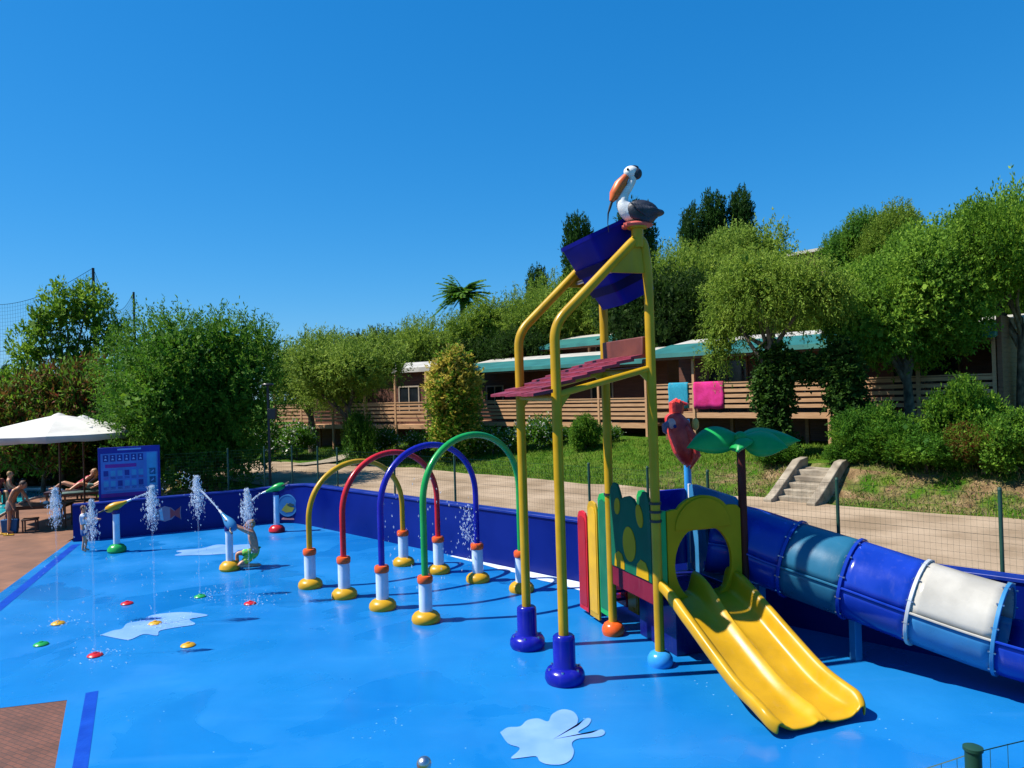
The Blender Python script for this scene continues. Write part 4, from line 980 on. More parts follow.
person('person', 'person in a red swimsuit lying back on a lounger under the umbrella', (l1.x, l1.y, 0), R_(-75), rec, 1.1, 'skin', 'hair_blond', (simple('red_swimwear', (.42, .02, .08), .7), .2), (simple('red_swimsuit', (.42, .02, .08), .7), False), longhair=True)
lounger(l2, R_(-60), 'wooden sun lounger beside the sign board', simple('green_grey_cushion', (.09, .15, .14), .8))
person('person', 'fair-haired person reclining on the lounger right beside the sign board', (l2.x, l2.y, 0), R_(-60), rec, 1.1, 'skin_tan', 'hair_blond', (simple('grey_green_shorts', (.1, .18, .17), .8), .5), longhair=True)
# table with things
p = g(41, 528); tt = thing('table', 'dark wooden table standing on the terracotta deck beside the splash pool', 'table', (p.x, p.y, 0), R_(12))
MB().box((0, 0, .75), (1.75, .8, .05)).build('table_top', M['wood_dark'], tt, bev=.008)
MB().box((0, 0, .68), (1.55, .6, .08)).build('apron', M['wood_dark'], tt)
for a in (-.8, .8):
    for b in (-.34, .34): MB().box((a, b, .362), (.07, .07, .724)).build('leg', M['wood_dark'], tt)
rt = Matrix.Translation((p.x, p.y, 0)) @ Matrix.Rotation(R_(12), 4, 'Z')
q = rt @ Vector((-.62, -.62, 0))
b = thing('beach_bag', 'blue beach bag standing in front of the dark table', 'bag', (q.x, q.y, 0), .2)
MB().prism([(-.2, 0), (.2, 0), (.24, .42), (-.24, .42)], -.09, .09, lambda a, c, d: (a, d, c)).build('pouch', simple('blue_bag_cloth', (.02, .10, .24), .8), b, bev=.02)
for s in (-.07, .07): MB().tube([(-.12, s, .41), (-.09, s, .56), (.09, s, .56), (.12, s, .41)], .012, 6).build('strap', M['navy'], b)
for (a, c, r, h, m, lab) in ((.55, .05, .05, .2, 'lblue', 'blue bottle standing on the dark table'), (.2, -.1, .09, .09, 'white', 'small white bowl standing on the dark table')):
    q = rt @ Vector((a, c, .776)); o = MB().lathe([(0, 0), (r*.8, 0), (r, h*.2), (r, h*.7), (r*.45, h*.9), (r*.4, h), (0, h)], 16).build('bottle' if h > .1 else 'bowl', M[m]); o.location = q
    tag(o, lab, 'bottle' if h > .1 else 'bowl')
q = rt @ Vector((-.05, -.65, 0)); stool(q, .4, 'small dark stool pushed in front of the table')
# umbrellas
def umbrella(p, h, r, rz, label, drop=.62):
    t = thing('sun_umbrella', label, 'umbrella', (p.x, p.y, 0), rz, 'white sun umbrellas on the deck')
    MB().tube([(0, 0, .06), (0, 0, h-.02)], .034, 12).build('pole', M['wood_dark'], t)
    MB().box((0, 0, .03), (.6, .6, .06)).build('base', M['concrete'], t, bev=.01)
    n = 8; rows = []
    for s in np.linspace(0, 1, 9):
        ring = []
        for j in range(n*6+1):
            q = 2*math.pi*j/(n*6); f = (j % 6)/6; sag = math.sin(math.pi*f)*1.8
            rr_ = r*(s*.97+.03)*(1-.05*sag*s); z = h-drop*(s**1.08)-.05*sag*s*(1.2-s)
            ring.append((rr_*math.cos(q), rr_*math.sin(q), z))
        rows.append(ring)
    last = rows[-1]; rows.append([(x*1.004, y*1.004, z-.2+.018*math.sin(j*1.7)) for j, (x, y, z) in enumerate(last)])
    MB().grid(rows).build('canopy', M['umbrella'], t, ang=14, solid=.008)
    MB().lathe([(0, 0), (.28, .0), (.16, .09), (.03, .14), (0, .15)], 16, Matrix.Translation((0, 0, h-.07))).build('vent_cap', M['umbrella'], t)
    for j in range(n):
        q = 2*math.pi*j/n; MB().tube([(.03*math.cos(q), .03*math.sin(q), h-.75), (r*.5*math.cos(q), r*.5*math.sin(q), h-drop*.48-.06)], .012, 6).build('strut', M['wood_dark'], t)
p1 = at(60, 470, 25.4); p1.z = 0
umbrella(p1, top_z(p1, 415), 2.75, .42, 'large white umbrella nearest the splash pool, its left edge outside the picture')
p2 = at(84, 470, 28.6); p2.z = 0
umbrella(p2, top_z(p2, 417), 1.9, .1, 'white umbrella standing behind the large one, next to the big round tree')
# swimming pool at the left edge
ring_o = catmull([g(-60, 545), g(-10, 522), g(8, 512), g(22, 503), g(40, 497.5), g(62, 493), g(60, 488.5), g(30, 488), g(-40, 493)], 6)
cxy = sum(ring_o, Vector())/len(ring_o); ring_i = [cxy+(q-cxy)*.86 for q in ring_o]
MBp = MB(); MBp.add([(q.x, q.y, .012) for q in ring_i], [tuple(range(len(ring_i)))]); struct(MBp.build('swimming_pool_water', simple('turquoise_water', (.02, .36, .42), .08)))
MBp = MB().ring([(q.x, q.y) for q in ring_o], [(q.x, q.y) for q in ring_i], .0, .07, lambda a, b, c: (a, b, c)); struct(MBp.build('pool_coping', M['white']))
# sign board
sb_c = at(130, 480, 22.35); sdir = (at(161, 472, 22.7)-at(99, 472, 22.0)); sdir.z = 0; sl_ = sdir.length; sdir.normalize(); sn = Vector((sdir.y, -sdir.x, 0))
zt_, zb2 = top_z(sb_c, 446.5), top_z(sb_c, 500)
sg = thing('sign_board', 'blue pool rules board with rows of pictograms standing at the pool wall', 'sign', (sb_c.x, sb_c.y, 0), math.atan2(sdir.y, sdir.x))
Hs = zt_-zb2; Ws = sl_
MB().box((0, .0, (zt_+zb2)/2), (Ws, .05, Hs)).build('board', simple('sign_dark_blue', (.01, .02, .30), .4), sg, bev=.006)
panel = MB().box((-.0, -.03, zb2+Hs*.5-.02), (Ws*.92, .012, Hs*.80)).build('panel', simple('sign_light_blue', (.07, .20, .58), .4), sg)
smag = simple('sign_magenta', (.22, .02, .30), .4); sdk = simple('sign_icon_blue', (.012, .03, .26), .4); scy = simple('sign_cyan', (.06, .34, .6), .4); spale = simple('sign_pale', (.25, .42, .8), .4)
def sq(x, z, w, h, m, nm, y=-.038): return MB().box(((x-.5)*Ws, y, zb2+z*Hs), (w*Ws, .006, h*Hs)).build(nm, m, panel)
sq(.86, .5, .16, .74, scy, 'column'); sq(.36, .655, .5, .065, smag, 'bar'); sq(.47, .115, .86, .07, smag, 'bar')
sq(.5, .955, .38, .03, spale, 'heading')
for k in range(6):
    x = .12+k*.112; sq(x, .80, .085, .125, sdk, 'pictogram')
    MB().prism(disc(.022), -.048, -.042, lambda a, b, c, x=x: ((x-.5)*Ws+a, c, zb2+.83*Hs+b)).prism([(-.04, -.045), (.04, -.045), (.015, .01), (-.02, .012)], -.048, -.042, lambda a, b, c, x=x: ((x-.5)*Ws+a, c, zb2+.79*Hs+b)).build('figure', spale, panel)
for r in range(2):
    for k in range(6):
        x = .12+k*.112; z = .50-.19*r; sq(x, z+.02, .075, .10, sdk if (k+r) % 3 == 0 else scy, 'pictogram')
        for l in range(2): sq(x, z-.055-.022*l, .08, .008, smag if (k+2*r) % 5 == 0 else sdk, 'text_line')
for z in (.52, .36):
    sq(.87, z, .1, .12, sdk, 'pictogram'); MB().prism([(-.05, -.035), (-.02, -.05), (.05, .02), (.03, .045)], -.048, -.042, lambda a, b, c, z=z: ((.87-.5)*Ws+a, c, zb2+z*Hs+b)).build('figure', spale, panel)
for l in range(4): sq(.42, .20+.018*l, .62-.05*(l % 2), .006, spale, 'text_line')
for a in (-.42, .42): MB().tube([(a*Ws, .05, -.05), (a*Ws, .05, zt_-.05)], .03, 10).build('leg', M['navy'], sg)
# lamp post with box
p = at(270.5, 492, 24.4); p.z = gz(p.x, p.y)
zt3 = top_z(p, 385)
lp = thing('lamp_post', 'slim black lamp post with a box, between the big tree and the arches', 'lamp post', tuple(p))
MB().tube([(0, 0, -.05), (0, 0, zt3-p.z)], .045, 12).build('pole', M['black'], lp)
MB().lathe([(0, 0), (.17, 0), (.2, .03), (.17, .07), (0, .09)], 20, Matrix.Translation((0, 0, zt3-p.z-.02))).build('lamp_head', M['black'], lp)
zb3 = top_z(p, 414)-p.z
MB().box((.13, -.02, zb3), (.26, .2, .34)).build('speaker_box', M['black'], lp, bev=.01)

# ------------------------------------------------------------------ fence in front of the camera (bottom right)
ff = thing('wire_fence', 'green mesh fence section with a round post in the foreground corner', 'fence')
fp0 = at(973, 750, 2.9); fa = at(905, 774, 3.05); fb = at(1060, 727, 2.72)
def fpost(p, o=.03): return MB().tube([(p.x, p.y, -.05), (p.x, p.y, p.z)], o, 16).tube([(p.x, p.y, p.z), (p.x, p.y, p.z+.012), (p.x, p.y, p.z+.02)], [o+.006, o+.006, o*.6], 16).build('post', M['green_wire'], ff)
d2 = (fb-fp0); d1 = (fa-fp0)
fpost(fp0)
wm = MB()
for d, nn3 in ((d2.normalized(), 30), (d1.normalized(), 30)):
    Ln = 2.0
    for k in range(nn3+1):
        q = fp0+d*(Ln*k/nn3); zt4 = fp0.z+d.z*Ln*k/nn3*(1-.35*k/nn3)
        if k: wire(wm, Vector((q.x, q.y, .0)), Vector((q.x, q.y, zt4-.01)), .0016)
    for r in range(14):
        for k in range(nn3):
            q = fp0+d*(Ln*k/nn3); q2 = fp0+d*(Ln*(k+1)/nn3)
            za = fp0.z+d.z*Ln*k/nn3*(1-.35*k/nn3)-.012-r*.1; zb_ = fp0.z+d.z*Ln*(k+1)/nn3*(1-.35*(k+1)/nn3)-.012-r*.1
            wire(wm, Vector((q.x, q.y, za)), Vector((q2.x, q2.y, zb_)), .0026 if r == 0 else .0015)
wm.build('mesh_panel', M['green_wire'], ff)
for d in (d2, d1):
    q = fp0+d.normalized()*2.0; q.z = fp0.z+d.normalized().z*2*.65; fpost(q)
p = at(424, 764, 3.1)
bp_ = thing('steel_post', 'slim steel post with a polished ball on top at the lower picture edge', 'post', (p.x, p.y, 0))
MB().tube([(0, 0, -.05), (0, 0, p.z-.02)], .016, 12).build('pole', M['chrome'], bp_)
MB().ell((0, 0, p.z), (.031, .031, .031), 24, 16).build('ball', M['chrome'], bp_)

# ------------------------------------------------------------------ ball-stop net on the far left
nt_ = thing('ball_net', 'tall ball-stop net hung between poles behind the trees on the far left', 'net')
A_ = at(96, 390, 46); A_.z = 0; B_ = at(-60, 390, 44); B_.z = 0; C_ = at(136, 390, 58); C_.z = 0
zA = top_z(A_, 268) if top_z(A_, 268) < 5.9 else None
def top_z2(p, y):
    lo, hi = 0., 40.
    for _ in range(50):
        m = (lo+hi)/2; d = Vector((p.x, p.y, m))-cO
        if 384-FPX*d.dot(cU)/d.dot(cF) > y: lo = m
        else: hi = m
    return lo
hA, hB, hC = top_z2(A_, 268), top_z2(B_, 298), top_z2(C_, 292)
for q, h in ((A_, hA), (B_, hB), (C_, hC)): MB().tube([(q.x, q.y, -.1), (q.x, q.y, h)], [.11, .08], 10).build('pole', M['black'], nt_)
wm = MB()
for (P, Q, h0, h1, n) in ((B_, A_, hB, hA, 60), (A_, C_, hA, hC, 34)):
    for k in range(n+1):
        t = k/n; q = P.lerp(Q, t); sag = 1.2*math.sin(math.pi*t) if P is B_ else 2.*math.sin(math.pi*t); wire(wm, Vector((q.x, q.y, .3)), Vector((q.x, q.y, h0+(h1-h0)*t-sag)), .0055)
    for r in range(46):
        for k in range(0, n, 2):
            z = []
            for kk in (k, k+2):
                t = kk/n; q = P.lerp(Q, t); sag = (1.2 if P is B_ else 2.)*math.sin(math.pi*t); z.append(Vector((q.x, q.y, .3+(h0+(h1-h0)*t-sag-.3)*r/45)))
            wire(wm, z[0], z[1], .016 if r in (45, 32) else .0055)
wm.build('netting', simple('dark_net_cord', (.05, .07, .09), .9), nt_)

# ------------------------------------------------------------------ bungalows
def bungalow(P0, P1, label, zr, ze, rows, depth, posts, wins, awning=True, fl=None, zg=None, side='cladding', wallset=1.9, roof_rise=.35):
    """front deck line P0->P1; zr rail top, ze eave height (absolute z)"""
    d = (P1-P0); Lw = d.length; a = math.atan2(d.y, d.x); zg = gz(*(P0.lerp(P1, .5)+Vector((-math.sin(a), math.cos(a), 0))*1.0)[:2]) if zg is None else zg
    t = thing('bungalow', label, 'bungalow', (P0.x, P0.y, zg), a, 'wooden holiday bungalows on the terrace')
    zr -= zg; ze -= zg; fl = zr-1.12 if fl is None else fl-zg
    MB().box((Lw/2, wallset+depth/2, (ze+.3)/2-.2), (Lw-.3, depth, ze+.3+.4)).build('wall', M[side], t)
    # deck floor, fascia, posts
    MB().box((Lw/2, wallset/2, fl-.06), (Lw, wallset-.01, .12)).build('deck_floor', M['plank'], t)
    MB().box((Lw/2, -.015, fl-.07), (Lw, .03, .2)).build('deck_fascia', M['plank'], t)
    pm_ = MB().box((0, 0, (ze-.1)/2-.25), (.10, .10, ze-.1+.5)).mesh('deck_post', M['plank'])
    for x in posts: o = inst('deck_post', pm_, t); o.location = (x*Lw, -.03, 0)
    rl = MB()
    gap = (zr-fl-.16)/rows
    for k in range(rows):
        rl.box((Lw/2, -.045, fl+.16+gap*(k+.5)), (Lw-.05, .025, gap*.62))
    rl.box((Lw/2, -.03, zr), (Lw, .11, .04)).build('railing', M['plank'], t)
    for xs in (0.03, Lw-.03):
        r2 = MB()
        for k in range(rows): r2.box((xs, wallset/2, fl+.16+gap*(k+.5)), (.025, wallset-.1, gap*.62))
        r2.build('railing', M['plank'], t)
    for k in range(int(Lw/2.4)+1):
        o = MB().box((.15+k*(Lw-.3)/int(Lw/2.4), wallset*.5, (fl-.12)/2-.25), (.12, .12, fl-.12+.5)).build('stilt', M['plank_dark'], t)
    # roof and awning
    MB().prism([(wallset-.35, ze+.02), (wallset-.35, ze+.25), (wallset+depth*.5, ze+.25+roof_rise), (wallset+depth+.3, ze+.2), (wallset+depth+.3, ze+.0)], -.25, Lw+.25, lambda y, z, x: (x, y, z)).build('roof', M['roof_white'], t)
    if awning:
        MB().prism([(-.45, ze-.28), (-.43, ze-.12), (wallset-.1, ze+.33), (wallset-.1, ze+.16)], -.12, Lw+.12, lambda y, z, x: (x, y, z)).build('awning', M['awning'], t)
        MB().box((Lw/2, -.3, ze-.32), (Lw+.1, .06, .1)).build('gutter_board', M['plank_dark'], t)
    for (x, w, zc, h, kind) in wins:
        f = MB().ring([(-w/2-.07, -h/2-.07), (w/2+.07, -h/2-.07), (w/2+.07, h/2+.07), (-w/2-.07, h/2+.07)], [(-w/2, -h/2), (w/2, -h/2), (w/2, h/2), (-w/2, h/2)], -.05, .03, lambda a_, b_, c_, x=x, zc=zc: (x*Lw+a_, wallset+c_, fl+zc+b_))
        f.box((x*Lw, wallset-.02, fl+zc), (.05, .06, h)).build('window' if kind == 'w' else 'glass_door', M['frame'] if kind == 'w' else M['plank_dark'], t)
        fr = [c for c in t.children][-1]
        MB().box((x*Lw, wallset-.006, fl+zc), (w-.004, .012, h-.004)).build('pane', M['glass'], fr)
    return t, Lw, zg
def uvp(u, v): x, y = xy(u, v); return Vector((x, y, 0))
P0, P1 = at(276, 440, 41.6), at(428, 440, 35.6); P0.z = P1.z = 0
b1, L1, zg1 = bungalow(P0, P1, 'wooden bungalow on the left behind the two olive trees, with a white framed window', top_z(P1, 402), top_z2(P1, 371), 5, 2.6, (0, .2, .42, .63, .82, 1), ((.79, 1.25, 1.25, 1.25, 'w'), (.45, 1.6, 1.0, 1.9, 'd')), awning=False, wallset=1.4)
P0, P1 = at(452, 440, 40.5), at(648, 440, 31.6); P0.z = P1.z = 0
b2, L2, zg2 = bungalow(P0, P1, 'wooden bungalow in the middle with a turquoise awning, behind the flowering shrubs', top_z2(P1, 398), top_z2(P1, 357), 5, 3.2, (0, .14, .42, .62, .8, 1), ((.42, 1.7, 1.0, 2.0, 'd'), (.7, 1.2, 1.3, 1.1, 'w'), (.12, 1.2, 1.3, 1.1, 'w')))
P0, P1 = uvp(-16.9, 24.6), uvp(-5.2, 24.6)
b3, L3, zg3 = bungalow(P0, P1, 'wooden bungalow on the right with towels drying on its deck railing', top_z2(P0, 385), 5.28, 5, 3.4, (0, .17, .40, .60, .83, 1), ((.2, 1.6, 1.0, 2.0, 'd'), (.52, 1.3, 1.25, 1.2, 'w'), (.80, 1.9, 1.0, 2.0, 'd')))
# end wall boards at the right end of the right bungalow
MB().box((L3+.15, 1.0, 1.9), (.12, 2.2, 3.9)).build('end_wall', M['cladding_light'], b3)
P0, P1 = at(545, 340, 43), at(640, 340, 37.5); P0.z = P1.z = 0
bungalow(P0, P1, 'bungalow with a pale roof higher up, seen between the tower poles', top_z2(P1, 353), top_z2(P1, 336), 4, 3., (0, .5, 1), ((.5, 1.2, 1.2, 1.2, 'w'),), wallset=1.2)
P0, P1 = at(778, 262, 60), at(872, 255, 54); P0.z = P1.z = 0
bungalow(P0, P1, 'bungalow roof at the top of the slope, between the treetops', top_z2(P1, 272), top_z2(P1, 240), 4, 3., (0, .5, 1), ((.5, 1.2, 1.2, 1.2, 'w'),), wallset=1.0, awning=False)
# towels on the railing
def towel(b, Lw, zg, x0, w, zr, ln, m, label):
    rows = []
    for i, (y, z) in enumerate([(-.085, -ln), (-.10, -ln*.8), (-.10, -ln*.5), (-.105, -ln*.2), (-.10, .0), (-.075, .045), (-.03, .052), (.03, .045), (.05, -.0), (.055, -.25), (.05, -.5)]):
        rows.append([(x0+w*s+.012*math.sin(z*9), y+.016*math.sin(s*9+z*3), z+zr-zg+.015*math.sin(s*14)*(abs(z) > .3)) for s in np.linspace(0, 1, 14)])
    o = MB().grid(rows).build('towel', m, None, ang=80, solid=.012)
    o.matrix_world = Matrix.Translation(b.location) @ Matrix.Rotation(b.rotation_euler.z, 4, 'Z')
    return tag(o, label, 'towel', 'towels drying on the deck railing')
zr3 = top_z2(uvp(-16.9, 24.6), 385)
towel(b3, L3, zg3, .92, .85, zr3, .92, mottled('turquoise_terry', (.012, .22, .34), (.016, .28, .40), 18, .95, .5, 120), 'plain turquoise towel over the railing')
towel(b3, L3, zg3, 2.02, 1.22, zr3, .95, mottled('magenta_terry', (.45, .008, .12), (.62, .02, .22), 3, .95, .5, 120), 'wide magenta pink towel over the railing')

# concrete stairs up the bank
sp_ = at(797, 507, 18.6); su, sv = uv(sp_.x, sp_.y); sv = 18.0
stt = thing('concrete_stairs', 'weathered concrete stairs with low side walls climbing the grass bank', 'stairs', (*xy(su, sv), 0), math.atan2(-.70711, .70711))
mb = MB(); ns = 5
for k in range(ns):
    z1 = .9+(k+1)*.14; mb.box((0, .3*k+.15+.0, z1/2+.2), (1.0, .3, z1-.4))
mb.build('steps', M['concrete'], stt, bev=.012)
MB().box((0, 1.5+1.2, 1.56), (1.0, 2.4, .14)).build('landing', M['concrete'], stt)
for s in (-1, 1):
    MB().prism([(-.35, .5), (-.35, 1.0), (-.1, 1.08), (.3, 1.28), (1.4, 1.84), (1.9, 1.88), (1.9, .5)], s*.55+(-.11 if s < 0 else -.11)+(0 if s > 0 else 0), s*.55+.11, lambda y, z, x: (x+.0, y, z)).build('side_wall', M['concrete'], stt, bev=.02)

# ------------------------------------------------------------------ foliage
def leaves_mesh(name, P, A, L, Wd, rng, mats, mi=None):
    n = len(P); A = A/np.linalg.norm(A, axis=1, keepdims=True)
    Rn = rng.normal(size=(n, 3))*.55+np.array([-.45, -.15, .8]); S = np.cross(A, Rn); S /= np.linalg.norm(S, axis=1, keepdims=True)
    L = np.broadcast_to(L, n)[:, None]; Wd = np.broadcast_to(Wd, n)[:, None]
    v = np.empty((n, 4, 3)); v[:, 0] = P; v[:, 1] = P+A*L*.45+S*Wd*.5; v[:, 2] = P+A*L; v[:, 3] = P+A*L*.45-S*Wd*.5
    me = bpy.data.meshes.new(name); me.vertices.add(n*4); me.vertices.foreach_set('co', v.ravel())
    me.loops.add(n*4); me.loops.foreach_set('vertex_index', np.arange(n*4, dtype=np.int32))
    me.polygons.add(n); me.polygons.foreach_set('loop_start', np.arange(0, n*4, 4, dtype=np.int32)); me.polygons.foreach_set('loop_total', np.full(n, 4, dtype=np.int32))
    for m in mats: me.materials.append(m)
    if mi is not None: me.polygons.foreach_set('material_index', mi.astype(np.int32))
    me.update(); return me
def crown_mesh(name, lobes, ntw, per, ln, wd, tw_len, seed, mats, up=.4, droop=0., spread=.05, inner=2500, rlo=.70, rhi=1.07, frac2=0., cut=None, twmul=1.):
    rng = np.random.default_rng(seed); lobes = np.array(lobes, float)
    ar = (lobes[:, 3]*lobes[:, 4]*lobes[:, 5])**(2/3); pr = ar/ar.sum()
    li = rng.choice(len(lobes), ntw, p=pr); c = lobes[li, :3]; r = lobes[li, 3:6]
    d = rng.normal(size=(ntw, 3)); d /= np.linalg.norm(d, axis=1, keepdims=True)
    p = c+d*r*rng.uniform(rlo, rhi, (ntw, 1)); o = d/r; o /= np.linalg.norm(o, axis=1, keepdims=True)
    # drop the twigs that lie deep inside another lobe, so that gaps and clumps show
    ax = o*.8+np.array([0, 0, up-droop])+rng.normal(size=(ntw, 3))*.4; ax /= np.linalg.norm(ax, axis=1, keepdims=True)
    TL = tw_len*rng.uniform(.5, 1.5, (ntw, 1))
    t = rng.uniform(0, 1, (ntw, per, 1))
    P = p[:, None]+ax[:, None]*TL[:, None]*(t-.25)+rng.normal(size=(ntw, per, 3))*spread*(1.15-t)
    P[:, :, 2] -= droop*(t[:, :, 0]**2)*TL
    A = ax[:, None]*.8+rng.normal(size=(ntw, per, 3))*.75+np.array([0, 0, .1-droop])
    P = P.reshape(-1, 3); A = A.reshape(-1, 3); n = len(P)
    L = ln*rng.uniform(.6, 1.35, n); Wd = wd*rng.uniform(.7, 1.3, n)
    if inner:
        li = rng.choice(len(lobes), inner, p=pr); d = rng.normal(size=(inner, 3)); d /= np.linalg.norm(d, axis=1, keepdims=True)
        Pi = lobes[li, :3]+d*lobes[li, 3:6]*rng.uniform(.15, .8, (inner, 1))
        P = np.vstack([P, Pi]); A = np.vstack([A, rng.normal(size=(inner, 3))]); L = np.concatenate([L, np.full(inner, ln*2.6)]); Wd = np.concatenate([Wd, np.full(inner, wd*4.)])
    if cut is not None:
        k = P[:, 2] > cut; P, A, L, Wd = P[k], A[k], L[k], Wd[k]
    mi = None
    if len(mats) > 1: mi = (rng.uniform(size=len(P)) < frac2).astype(int)
    return leaves_mesh(name, P, A, L, Wd, rng, mats, mi)
def limb_mesh(base_r, th, lobes, seed, nl=7, lean=.2, z0=-.3):
    rnd = random.Random(seed); mb = MB()
    top = Vector((rnd.uniform(-lean, lean), rnd.uniform(-lean, lean), th))
    pts = [Vector((0, 0, z0)), Vector((top.x*.1+rnd.uniform(-.05, .05), top.y*.1, th*.35)), Vector((top.x*.6, top.y*.6, th*.7)), top]
    cp_ = catmull(pts, 4); mb.tube(cp_, [base_r*(1.35-.75*min(1, i/len(cp_)*1.2)) for i in range(len(cp_))], 10)
    for k in range(nl):
        l = lobes[k % len(lobes)]; e = Vector((l[0]+rnd.uniform(-.4, .4)*l[3], l[1]+rnd.uniform(-.4, .4)*l[4], l[2]+rnd.uniform(-.1, .5)*l[5]))
        s = pts[2].lerp(top, rnd.random()); m = s.lerp(e, .5)+Vector((rnd.uniform(-.2, .2), rnd.uniform(-.2, .2), -.1))
        c = catmull([s, m, e], 4); mb.tube(c, [base_r*(.5-.42*i/len(c)) for i in range(len(c))], 7)
    return mb.mesh('trunk', M['trunk'])
def rlobes(n, R, Rz, zc, r, seed, flat=1.):
    rnd = random.Random(seed); out = [(0, 0, zc, R*.62, R*.62, Rz*.66)]
    for i in range(n):
        q = 6.283*i/n+rnd.uniform(-.4, .4); zz = rnd.uniform(-.6, .75); k = math.sqrt(max(.1, 1-zz*zz*.8))*rnd.uniform(.5, .78)
        rr_ = r*rnd.uniform(.75, 1.25); out.append((R*k*math.cos(q), R*k*math.sin(q), zc+Rz*zz*.72, rr_, rr_, rr_*.85*flat))
    return out
V = {}
lo = [(0, 0, 5.2, 1.9, 1.8, 1.0), (-1.5, .2, 5.3, 1.2, 1.1, .95), (1.5, -.2, 5.2, 1.25, 1.1, .9), (.5, .5, 5.8, 1.1, 1.0, .75), (-.7, -.4, 5.9, 1.1, 1.0, .7), (-2.0, .1, 4.3, .75, .7, 1.1), (-2.3, .3, 3.6, .5, .5, .8), (2.2, .1, 5.0, .7, .7, .6)]
HI = [lo]
def variant(key, lobes, trunk, h, w, **kw):
    V[key] = (crown_mesh('crown_'+key, lobes, **kw), limb_mesh(*trunk[:2], lobes, trunk[2], *trunk[3:]) if trunk else None, h, w)
lo = rlobes(11, 2.5, 1.6, 3.9, 1.05, 1); variant('olive_a', lo, (.17, 2.4, 1), 6.0, 5.4, ntw=2300, per=16, ln=.12, wd=.04, tw_len=.55, seed=1, mats=[LM['olive']], up=.25, inner=3000)
variant('olive_hang', HI[0], (.2, 3.6, 4, 6), 6.5, 5.8, ntw=2600, per=16, ln=.11, wd=.036, tw_len=.6, seed=22, mats=[LM['olive']], up=.0, droop=.3, inner=2600)
lo = rlobes(11, 2.6, 1.5, 5.2, 1.0, 33); variant('broad_hi', lo, (.2, 3.6, 13), 6.9, 5.6, ntw=4200, per=14, ln=.12, wd=.055, tw_len=.5, seed=25, mats=[LM['broad']], up=.25, inner=3200)
lo = rlobes(10, 2.3, 1.9, 4.0, 1.1, 9); variant('olive_b', lo, (.2, 2.2, 5), 6.3, 5.2, ntw=2300, per=16, ln=.12, wd=.04, tw_len=.6, seed=2, mats=[LM['olive']], up=.45, inner=3000)
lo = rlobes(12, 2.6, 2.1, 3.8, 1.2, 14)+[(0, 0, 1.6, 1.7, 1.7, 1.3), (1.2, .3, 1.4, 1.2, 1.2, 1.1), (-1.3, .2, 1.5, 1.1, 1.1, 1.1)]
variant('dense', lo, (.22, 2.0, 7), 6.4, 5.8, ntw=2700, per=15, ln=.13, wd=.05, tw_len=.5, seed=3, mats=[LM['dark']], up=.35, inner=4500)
lo = rlobes(16, 3.2, 2.9, 4.1, 1.35, 21)+[(-.8, -1.2, 1.6, 2.0, 1.6, 1.5), (1.1, -1.0, 1.5, 1.9, 1.7, 1.5), (.2, .8, 1.5, 2.2, 1.6, 1.4), (0, 0, 3.2, 2.6, 2.6, 2.4)]
variant('big_bush', lo, (.3, 2.4, 11), 7.4, 7.2, ntw=6000, per=15, ln=.13, wd=.045, tw_len=.62, seed=4, mats=[LM['bush']], up=.55, inner=9000, cut=.15)
lo = rlobes(13, 2.7, 2.1, 4.3, 1.15, 31); variant('broad', lo, (.2, 2.6, 13), 6.7, 6.0, ntw=4200, per=14, ln=.125, wd=.06, tw_len=.5, seed=5, mats=[LM['broad']], up=.25, inner=3500)
lo = rlobes(12, 2.5, 2.0, 4.2, 1.15, 77); variant('broad_b', lo, (.2, 2.6, 15), 6.5, 5.7, ntw=4000, per=14, ln=.12, wd=.055, tw_len=.55, seed=15, mats=[LM['broad']], up=.35, inner=3500)
lo = [(-1.5, .2, 4.4, 1., .9, .8), (-.4, 0, 5.8, .85, .8, .8), (.9, .1, 6.0, .9, .8, .75), (1.8, -.2, 4.9, .8, .8, .7), (.2, .3, 4.2, .9, .9, .7), (-1.9, -.2, 3.0, 1., .9, .7), (1.0, 0, 3.6, .8, .8, .6), (-.3, 0, 2.6, 1.2, 1, .9), (-1.2, 0, 5.3, .6, .6, .5)]
variant('sparse', lo, (.16, 2.6, 17, 14), 6.8, 5.4, ntw=900, per=16, ln=.17, wd=.08, tw_len=.5, seed=6, mats=[LM['broad']], up=.2, inner=500)
lo = [(0, 0, 1.2, .75, .75, 1.2), (0, 0, 2.8, .82, .82, 1.6), (0, 0, 4.4, .8, .8, 1.5), (0, 0, 5.75, .66, .66, 1.05)]
variant('cypress', lo, (.16, 1.0, 3, 2), 7.0, 1.75, ntw=2200, per=14, ln=.13, wd=.05, tw_len=.32, seed=7, mats=[LM['cypress']], up=1.2, inner=1500)
lo = rlobes(8, 1.0, .75, .8, .5, 41); variant('shrub', lo, (.05, .6, 5), 1.75, 2.3, ntw=1500, per=13, ln=.085, wd=.045, tw_len=.3, seed=8, mats=[LM['bush']], up=.5, inner=900, cut=.02)
lo = rlobes(9, 1.1, .9, .95, .5, 47); variant('light_shrub', lo, (.05, .6, 6), 2.0, 2.5, ntw=1900, per=13, ln=.095, wd=.05, tw_len=.35, seed=9, mats=[LM['broad'], LM['bush']], frac2=.5, up=.5, inner=900, cut=.02)
lo = rlobes(9, 1.4, 1.5, 1.6, .8, 51); variant('oleander', lo, (.08, .9, 8), 3.4, 3.3, ntw=1500, per=14, ln=.16, wd=.06, tw_len=.5, seed=10, mats=[LM['red'], LM['broad']], frac2=.45, up=.7, inner=1500, cut=.05)
lo = [(0, 0, .9, .62, .62, .9), (0, 0, 1.9, .66, .66, .9), (0, 0, 2.7, .4, .4, .7)]
